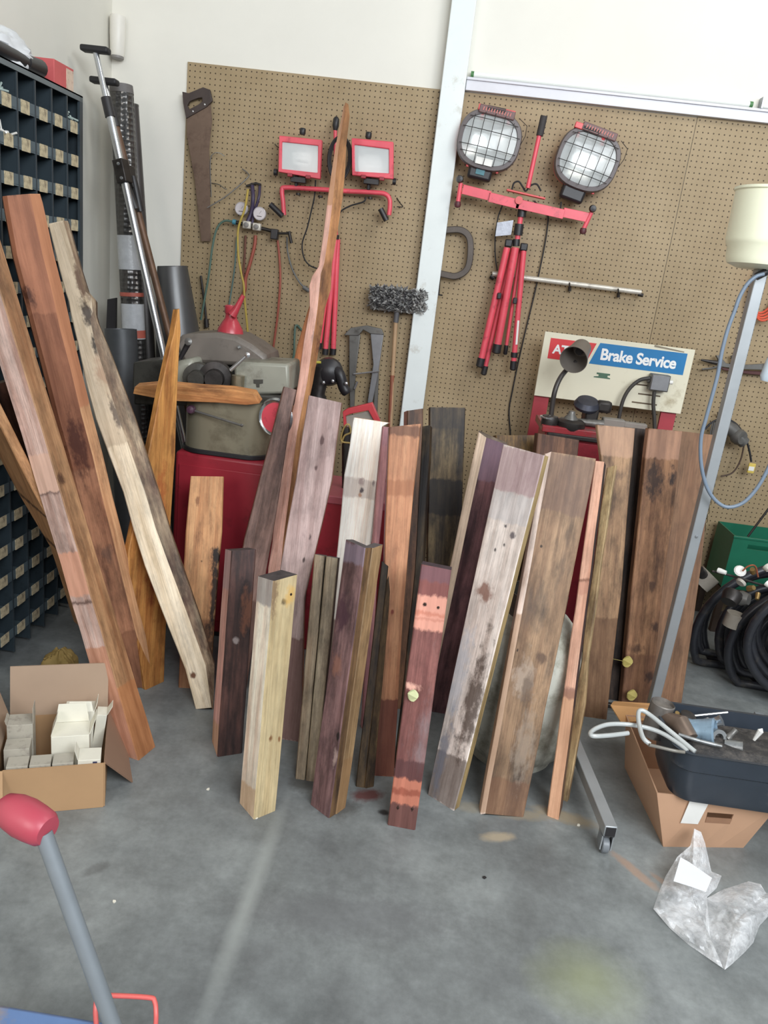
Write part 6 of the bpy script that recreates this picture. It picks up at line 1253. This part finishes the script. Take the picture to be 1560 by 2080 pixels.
ins = stack([tl(0.004, tz-0.03), tl(0.006, tz), tl(-0.015, tz+0.015), tl(-0.035, tz+0.028), tl(-0.045, tz+0.030)]).obj('oily_contents', mat('oily_debris', rgb(46, 44, 44), 0.6, var=0.4, dirt=rgb(96, 90, 84), dirt_amt=0.4, sc=30, bmp=0.8), tray)
def at(px, py, z): return P(px, py, y0_+0.05+max(0.0, min(1.0, (1530-py)/90))*0.14)
ALU = mat('cast_aluminium', rgb(150, 152, 152), 0.4, 0.6, var=0.12, dirt=rgb(80, 76, 70), dirt_amt=0.25)
BLU = mat('pale_blue_metal', rgb(150, 176, 196), 0.35, 0.4, var=0.1, dirt=rgb(70, 66, 66), dirt_amt=0.35, sc=20)
TUB = mat('clear_grey_tube', rgb(186, 190, 188), 0.25, 0.1, var=0.06)
c = at(1338, 1436, tz); c.z -= 0.10
tag(MB().lathe(c, (0.1, 0, 1), [(0.001, 0), (0.035, 0), (0.037, 0.02), (0.037, 0.115), (0.034, 0.118), (0.032, 0.108), (0.001, 0.105)], 28).obj('metal_canister', mat('worn_can', rgb(136, 130, 124), 0.4, 0.5, var=0.2, dirt=rgb(60, 52, 48), dirt_amt=0.3), origin=c), 'dented grey metal cylinder standing in the black tray by the pole', 'cylinder')
c = at(1362, 1476, tz); c.z -= 0.03
tag(MB().tube([c+Vector((-0.02, 0.05, 0.03)), c+Vector((0.02, -0.02, 0.05)), c+Vector((0.04, -0.06, 0.03))], [0.022, 0.034, 0.028], 16).obj('carburettor', mat('brownish_cast', rgb(120, 104, 92), 0.45, 0.5, var=0.2), origin=c), 'brownish cast part next to the standing metal cylinder in the tray', 'part')
c = at(1405, 1486, tz); c.z -= 0.03; t = thing('metal_part', 'blue-grey cast body with a round mouth in the middle of the tray', 'part', c)
MB().lathe(c+Vector((-0.03, 0.02, 0.02)), (0.7, -0.35, 0.25), [(0.001, 0), (0.036, 0), (0.04, 0.02), (0.034, 0.04), (0.038, 0.07), (0.044, 0.10), (0.036, 0.105), (0.03, 0.09), (0.001, 0.085)], 24).obj('cast_body', BLU, t)
MB().lathe(c+Vector((-0.01, 0.04, 0.04)), (0.1, -0.2, 1), [(0.001, 0), (0.02, 0), (0.024, 0.025), (0.014, 0.03), (0.001, 0.03)], 16).obj('neck', DKM, t)
for (px, py, r, L, m, d, lab) in ((1436, 1466, .020, .05, SIL, (0.6, -.2, .5), 'shiny short steel coupling at the tray rear'), (1456, 1490, .026, .018, ALU, (0.2, -0.9, .35), 'pale metal ring standing in the tray'), (1474, 1508, .019, .05, ALU, (0.8, -.3, .2), 'small grey fitting at the tray front right of the ring'), (1478, 1494, .012, .04, GRY, (.5, .3, .5), 'thin steel stub behind the small grey fitting'), (1530, 1508, .006, .045, WHT, (.3, 0, .9), 'tiny white pointed tip sticking up from the tray edge'), (1424, 1512, .013, .05, DKM, (1, 0.2, .1), 'dark short bolt lying at the tray centre'), (1368, 1452, .010, .03, mat('brass', rgb(170, 140, 90), 0.35, 0.7), (.2, -.4, .8), 'little brass nipple next to the brown cast part')):
    c = at(px, py, tz+0.02); c.z -= 0.012
    if 'ring' in lab: mbq = MB().lathe(c, d, [(r*.55, 0), (r, 0), (r, L), (r*.55, L), (r*.5, L*.5), (r*.55, 0)], 24)
    elif 'tip' in lab: mbq = MB().lathe(c+Vector((0, 0, .02)), d, [(0.001, 0), (r*.7, 0), (r*1.5, L*.8), (0.001, L)], 8)
    else: mbq = MB().lathe(c, d, [(0.001, 0), (r, 0), (r*1.05, L*.25), (r*.75, L*.4), (r*.75, L*.8), (r*.9, L), (0.001, L)], 14)
    tag(mbq.obj('metal_fitting', m, origin=c), lab, 'fitting')
tag(MB().tube([at(1400, 1455, tz+.03), at(1478, 1447, tz+.05)], 0.0035, 8).obj('thin_rod', SIL, origin=at(1440, 1450, tz+.03)), 'straight thin silver rod lying across the tray rear', 'rod')
def ztube(label, pts, r, m, cat_='tube'):
    q = [fl(x, y, z) for x, y, z in pts]; o = MB().tube(curve(q, 7), r, 12).obj('bent_tube', m, origin=q[0]); return tag(o, label, cat_)
ZR = zt1+0.008
ztube('bright clear hose looping out over the left edge of the tray', [(1276, 1489, ZR+.0), (1262, 1491, ZR+.0), (1235, 1494, ZR), (1205, 1495, ZR), (1200, 1488, ZR), (1214, 1478, ZR), (1240, 1471, ZR), (1280, 1472, ZR), (1320, 1480, ZR), (1350, 1492, ZR), (1380, 1512, ZR-.005), (1396, 1526, ZR-.01)], 0.0068, TUB, 'hose')
ztube('kinked silver tube in a triangle loop at the tray left corner', [(1320, 1512, ZR), (1306, 1498, ZR+.01), (1298, 1470, ZR+.02), (1297, 1448, ZR+.03), (1304, 1443, ZR+.035), (1320, 1452, ZR+.03), (1350, 1476, ZR+.02), (1384, 1504, ZR+.005), (1412, 1527, ZR-.005)], 0.0068, TUB)
ztube('thin grey tube along the tray front inside rim', [(1378, 1492, ZR-.01), (1410, 1502, ZR-.01), (1440, 1510, ZR-.012), (1466, 1516, ZR-.012)], 0.006, ALU)
ztube('short curved grey strip from the tray corner to its middle', [(1318, 1513, ZR+.002), (1340, 1518, ZR-.005), (1370, 1525, ZR-.01), (1392, 1528, ZR-.005)], 0.005, mat('dull_tube', rgb(130, 126, 118), 0.4, 0.3))
# ================================================================ CLEAR PLASTIC BAG ON THE FLOOR
def bag_mat():
    m = bpy.data.materials.new('clear_film'); m.use_nodes = True; nt = m.node_tree; b = nt.nodes['Principled BSDF']; out = nt.nodes['Material Output']
    b.inputs['Base Color'].default_value = (1.0, 1.0, 1.0, 1); b.inputs['Roughness'].default_value = 0.10; b.inputs['Specular IOR Level'].default_value = 0.8
    v = coords(nt); bump(nt, b, noise(nt, v, 15, 3, 0.6), 0.8, 0.012)
    tr = N(nt, 'ShaderNodeBsdfTransparent'); mx = N(nt, 'ShaderNodeMixShader')
    f = maprange(nt, noise(nt, coords(nt, (1, 1, 1), (2, 2, 2)), 9, 5, 0.65), 0.38, 0.62, 0.08, 0.58); nt.links.new(f, mx.inputs[0])
    nt.links.new(tr.outputs[0], mx.inputs[1]); nt.links.new(b.outputs[0], mx.inputs[2]); nt.links.new(mx.outputs[0], out.inputs[0]); return m
t = thing('plastic_bag', 'clear crumpled plastic bag with a white label lying on the floor before the right carton', 'bag', fl(1450, 1850))
BM = bag_mat()
def lobe(outline, cen, hmax, zf, seed, nr=22, name='film'):
    pts = []; n = len(outline)
    for i in range(n):
        a, b = outline[i], outline[(i+1) % n]
        for k in range(6): pts.append((a[0]+(b[0]-a[0])*k/6, a[1]+(b[1]-a[1])*k/6))
    m_ = len(pts); V = []; F = []
    for lay in (0, 1):
        for r in range(nr+1):
            s = r/nr
            for (x, y) in pts:
                px = cen[0]+(x-cen[0])*s; py = cen[1]+(y-cen[1])*s; g_ = fl(px, py)
                h = hmax*(1-s**2.2)*(0.65+0.9*mnoise.noise(Vector((g_.x*7, g_.y*7, seed)))) + 0.018*abs(mnoise.noise(Vector((g_.x*26, g_.y*26, seed))))+0.006*mnoise.noise(Vector((g_.x*70, g_.y*70, seed)))
                h = max(0.001, h) + zf(px, py)
                z = h if lay == 0 else max(0.0015, zf(px, py)+0.002+0.2*h*(1-s))
                V.append(fl(px, py, z))
    for lay in (0, 1):
        o_ = lay*(nr+1)*m_
        for r in range(nr):
            for k in range(m_): F.append((o_+r*m_+k, o_+r*m_+(k+1) % m_, o_+(r+1)*m_+(k+1) % m_, o_+(r+1)*m_+k))
    return MB().add(V, F).obj(name, BM, t)
tipf = lambda x, y: max(0.0, (1790-y)/107)*0.10
lobe([(1410, 1683), (1424, 1690), (1432, 1712), (1445, 1770), (1466, 1779), (1455, 1805), (1436, 1822), (1442, 1900), (1470, 1968), (1400, 1920), (1360, 1885), (1327, 1846), (1340, 1808), (1352, 1780), (1376, 1740), (1402, 1718)], (1405, 1820), 0.055, tipf, 1.3)
lobe([(1436, 1824), (1470, 1806), (1500, 1797), (1520, 1790), (1545, 1796), (1556, 1814), (1575, 1812), (1590, 1840), (1560, 1862), (1543, 1880), (1530, 1915), (1512, 1935), (1485, 1960), (1472, 1970), (1455, 1935), (1432, 1880)], (1495, 1870), 0.07, lambda x, y: 0.0, 7.7)
MB().prism([fl(1382, 1742, .075), fl(1400, 1752, .073), fl(1446, 1784, .070), fl(1434, 1812, .068), fl(1400, 1800, .072), fl(1368, 1790, .070)], (0, 0, 0.0015)).obj('white_label', mat('label_white', rgb(240, 242, 244), 0.4, var=0.01), t)
# ================================================================ FOREGROUND LEVER AND BLUE BOX
s0 = P(88, 1692, 0.78); s1 = P(228, 2080, 0.74)
dv_ = (s1-s0).normalized(); s2 = s0+dv_*((s0.z-0.33)/-dv_.z)
t = thing('jack_handle', 'grey lever with a rounded pink-red grip rising at the bottom left corner', 'handle', s2)
MB().tube([s0, s2], 0.0108, 20).obj('shaft', mat('lever_grey', rgb(124, 130, 134), 0.5, 0.2, var=0.06), t)
g0_ = P(94, 1686, 0.78); g1_ = P(22, 1645, 0.80); ug = (g1_-g0_); Lg = ug.length
MB().lathe(g0_, ug, [(0.001, -0.004), (0.018, -0.003), (0.0225, 0.004), (0.0245, 0.02), (0.0255, Lg*.6), (0.0235, Lg*.9), (0.018, Lg+0.010), (0.010, Lg+0.017), (0.001, Lg+0.019)], 32).obj('grip', mat('pink_red_rubber', rgb(168, 66, 80), 0.4, var=0.04), t)
bb0 = fl(-200, 2075, 0.32); bb1 = fl(236, 2072, 0.32)
t = thing('blue_toolbox', 'blue metal box with a red wire handle at the bottom left edge', 'box', (0.5*(bb0.x+bb1.x), bb1.y-0.12, 0))
MB().bb(bb0.x, bb1.x+0.16, bb1.y-0.26, bb1.y-0.003, 0.0, 0.318).obj('box_body', mat('blue_enamel', rgb(96, 122, 164), 0.4, var=0.08, dirt=rgb(150, 130, 100), dirt_amt=0.2), t, bevel=0.008)
hl = [fl(196, 2090, 0.32), fl(194, 2050, .345), fl(199, 2026, .355), fl(215, 2022, .355), fl(300, 2026, .355), fl(314, 2034, .352), fl(317, 2060, .34), fl(316, 2090, .32)]
MB().tube(curve(hl, 5), 0.0042, 10).obj('wire_handle', mat('coral_wire', rgb(206, 96, 90), 0.4), t)
# ================================================================ LEAVES ON THE LUMBER
LF = mat('dry_leaf', rgb(184, 168, 96), 0.6, var=0.12, sc=30)
def leaf(label, px, py, Y, r, m=LF, stem=None):
    c = P(px, py, Y); pts = [c+Vector((r*math.cos(a)*(1+.12*math.sin(3*a+1)), 0.004*math.sin(2*a), r*1.1*math.sin(a)*(1-.12*math.cos(2*a)))) for a in [2*math.pi*k/16 for k in range(16)]]
    t = thing('leaf', label, 'leaf', c); MB().prism(pts, (0, 0.0012, 0)).obj('blade', m, t, smooth=False)
    if stem: MB().tube([c+Vector((-r*.8, 0, 0.0)), P(*stem, Y)], 0.0008, 5).obj('stem', m, t)
leaf('round yellow-green leaf stuck on the middle right-hand plank', 1274, 1344, 2.88, 0.021, LF, (1243, 1338))
leaf('lower yellow leaf at the foot of the right-hand planks above the carton', 1283, 1412, 2.86, 0.021)
q = 1.995
leaf('small pale green leaf stuck on the red-stained front post', 838, 1413, 2.035, 0.0165, mat('pale_leaf', rgb(206, 208, 160), 0.5, var=0.05))

# ================================================================ GROUPS OF ALIKE THINGS
GROUPS = {'plank': 'planks leaned up along the wall', 'stud': 'planks leaned up along the wall', 'timber_post': 'short and tall squared posts standing in the lumber pile', 'timber_beam': 'long timbers leaned on the bins',
          'small_box': 'small white boxes in the cardboard box', 'metal_fitting': 'metal fittings in the black tray', 'peg_hook': 'hooks on the pegboard', 'wood_chip': 'chips scattered on the floor',
          'pegboard': 'pegboard sheets', 'leaf': 'leaves stuck to the lumber', 'hose_bundle': 'black hose bundles', 'cargo_bar': 'cargo bars in the corner', 'work_light': 'red twin work lights',
          'cardboard_box': 'cardboard boxes on the floor', 'loose_screws': 'loose stock in the bins', 'bent_tube': 'bent tubes in the tray', 'split_strip': 'split strips of wood'}
for o in bpy.data.objects:
    if o.parent is None and 'label' in o and 'group' not in o:
        k = o.name.split('.')[0]
        if k in GROUPS: o['group'] = GROUPS[k]
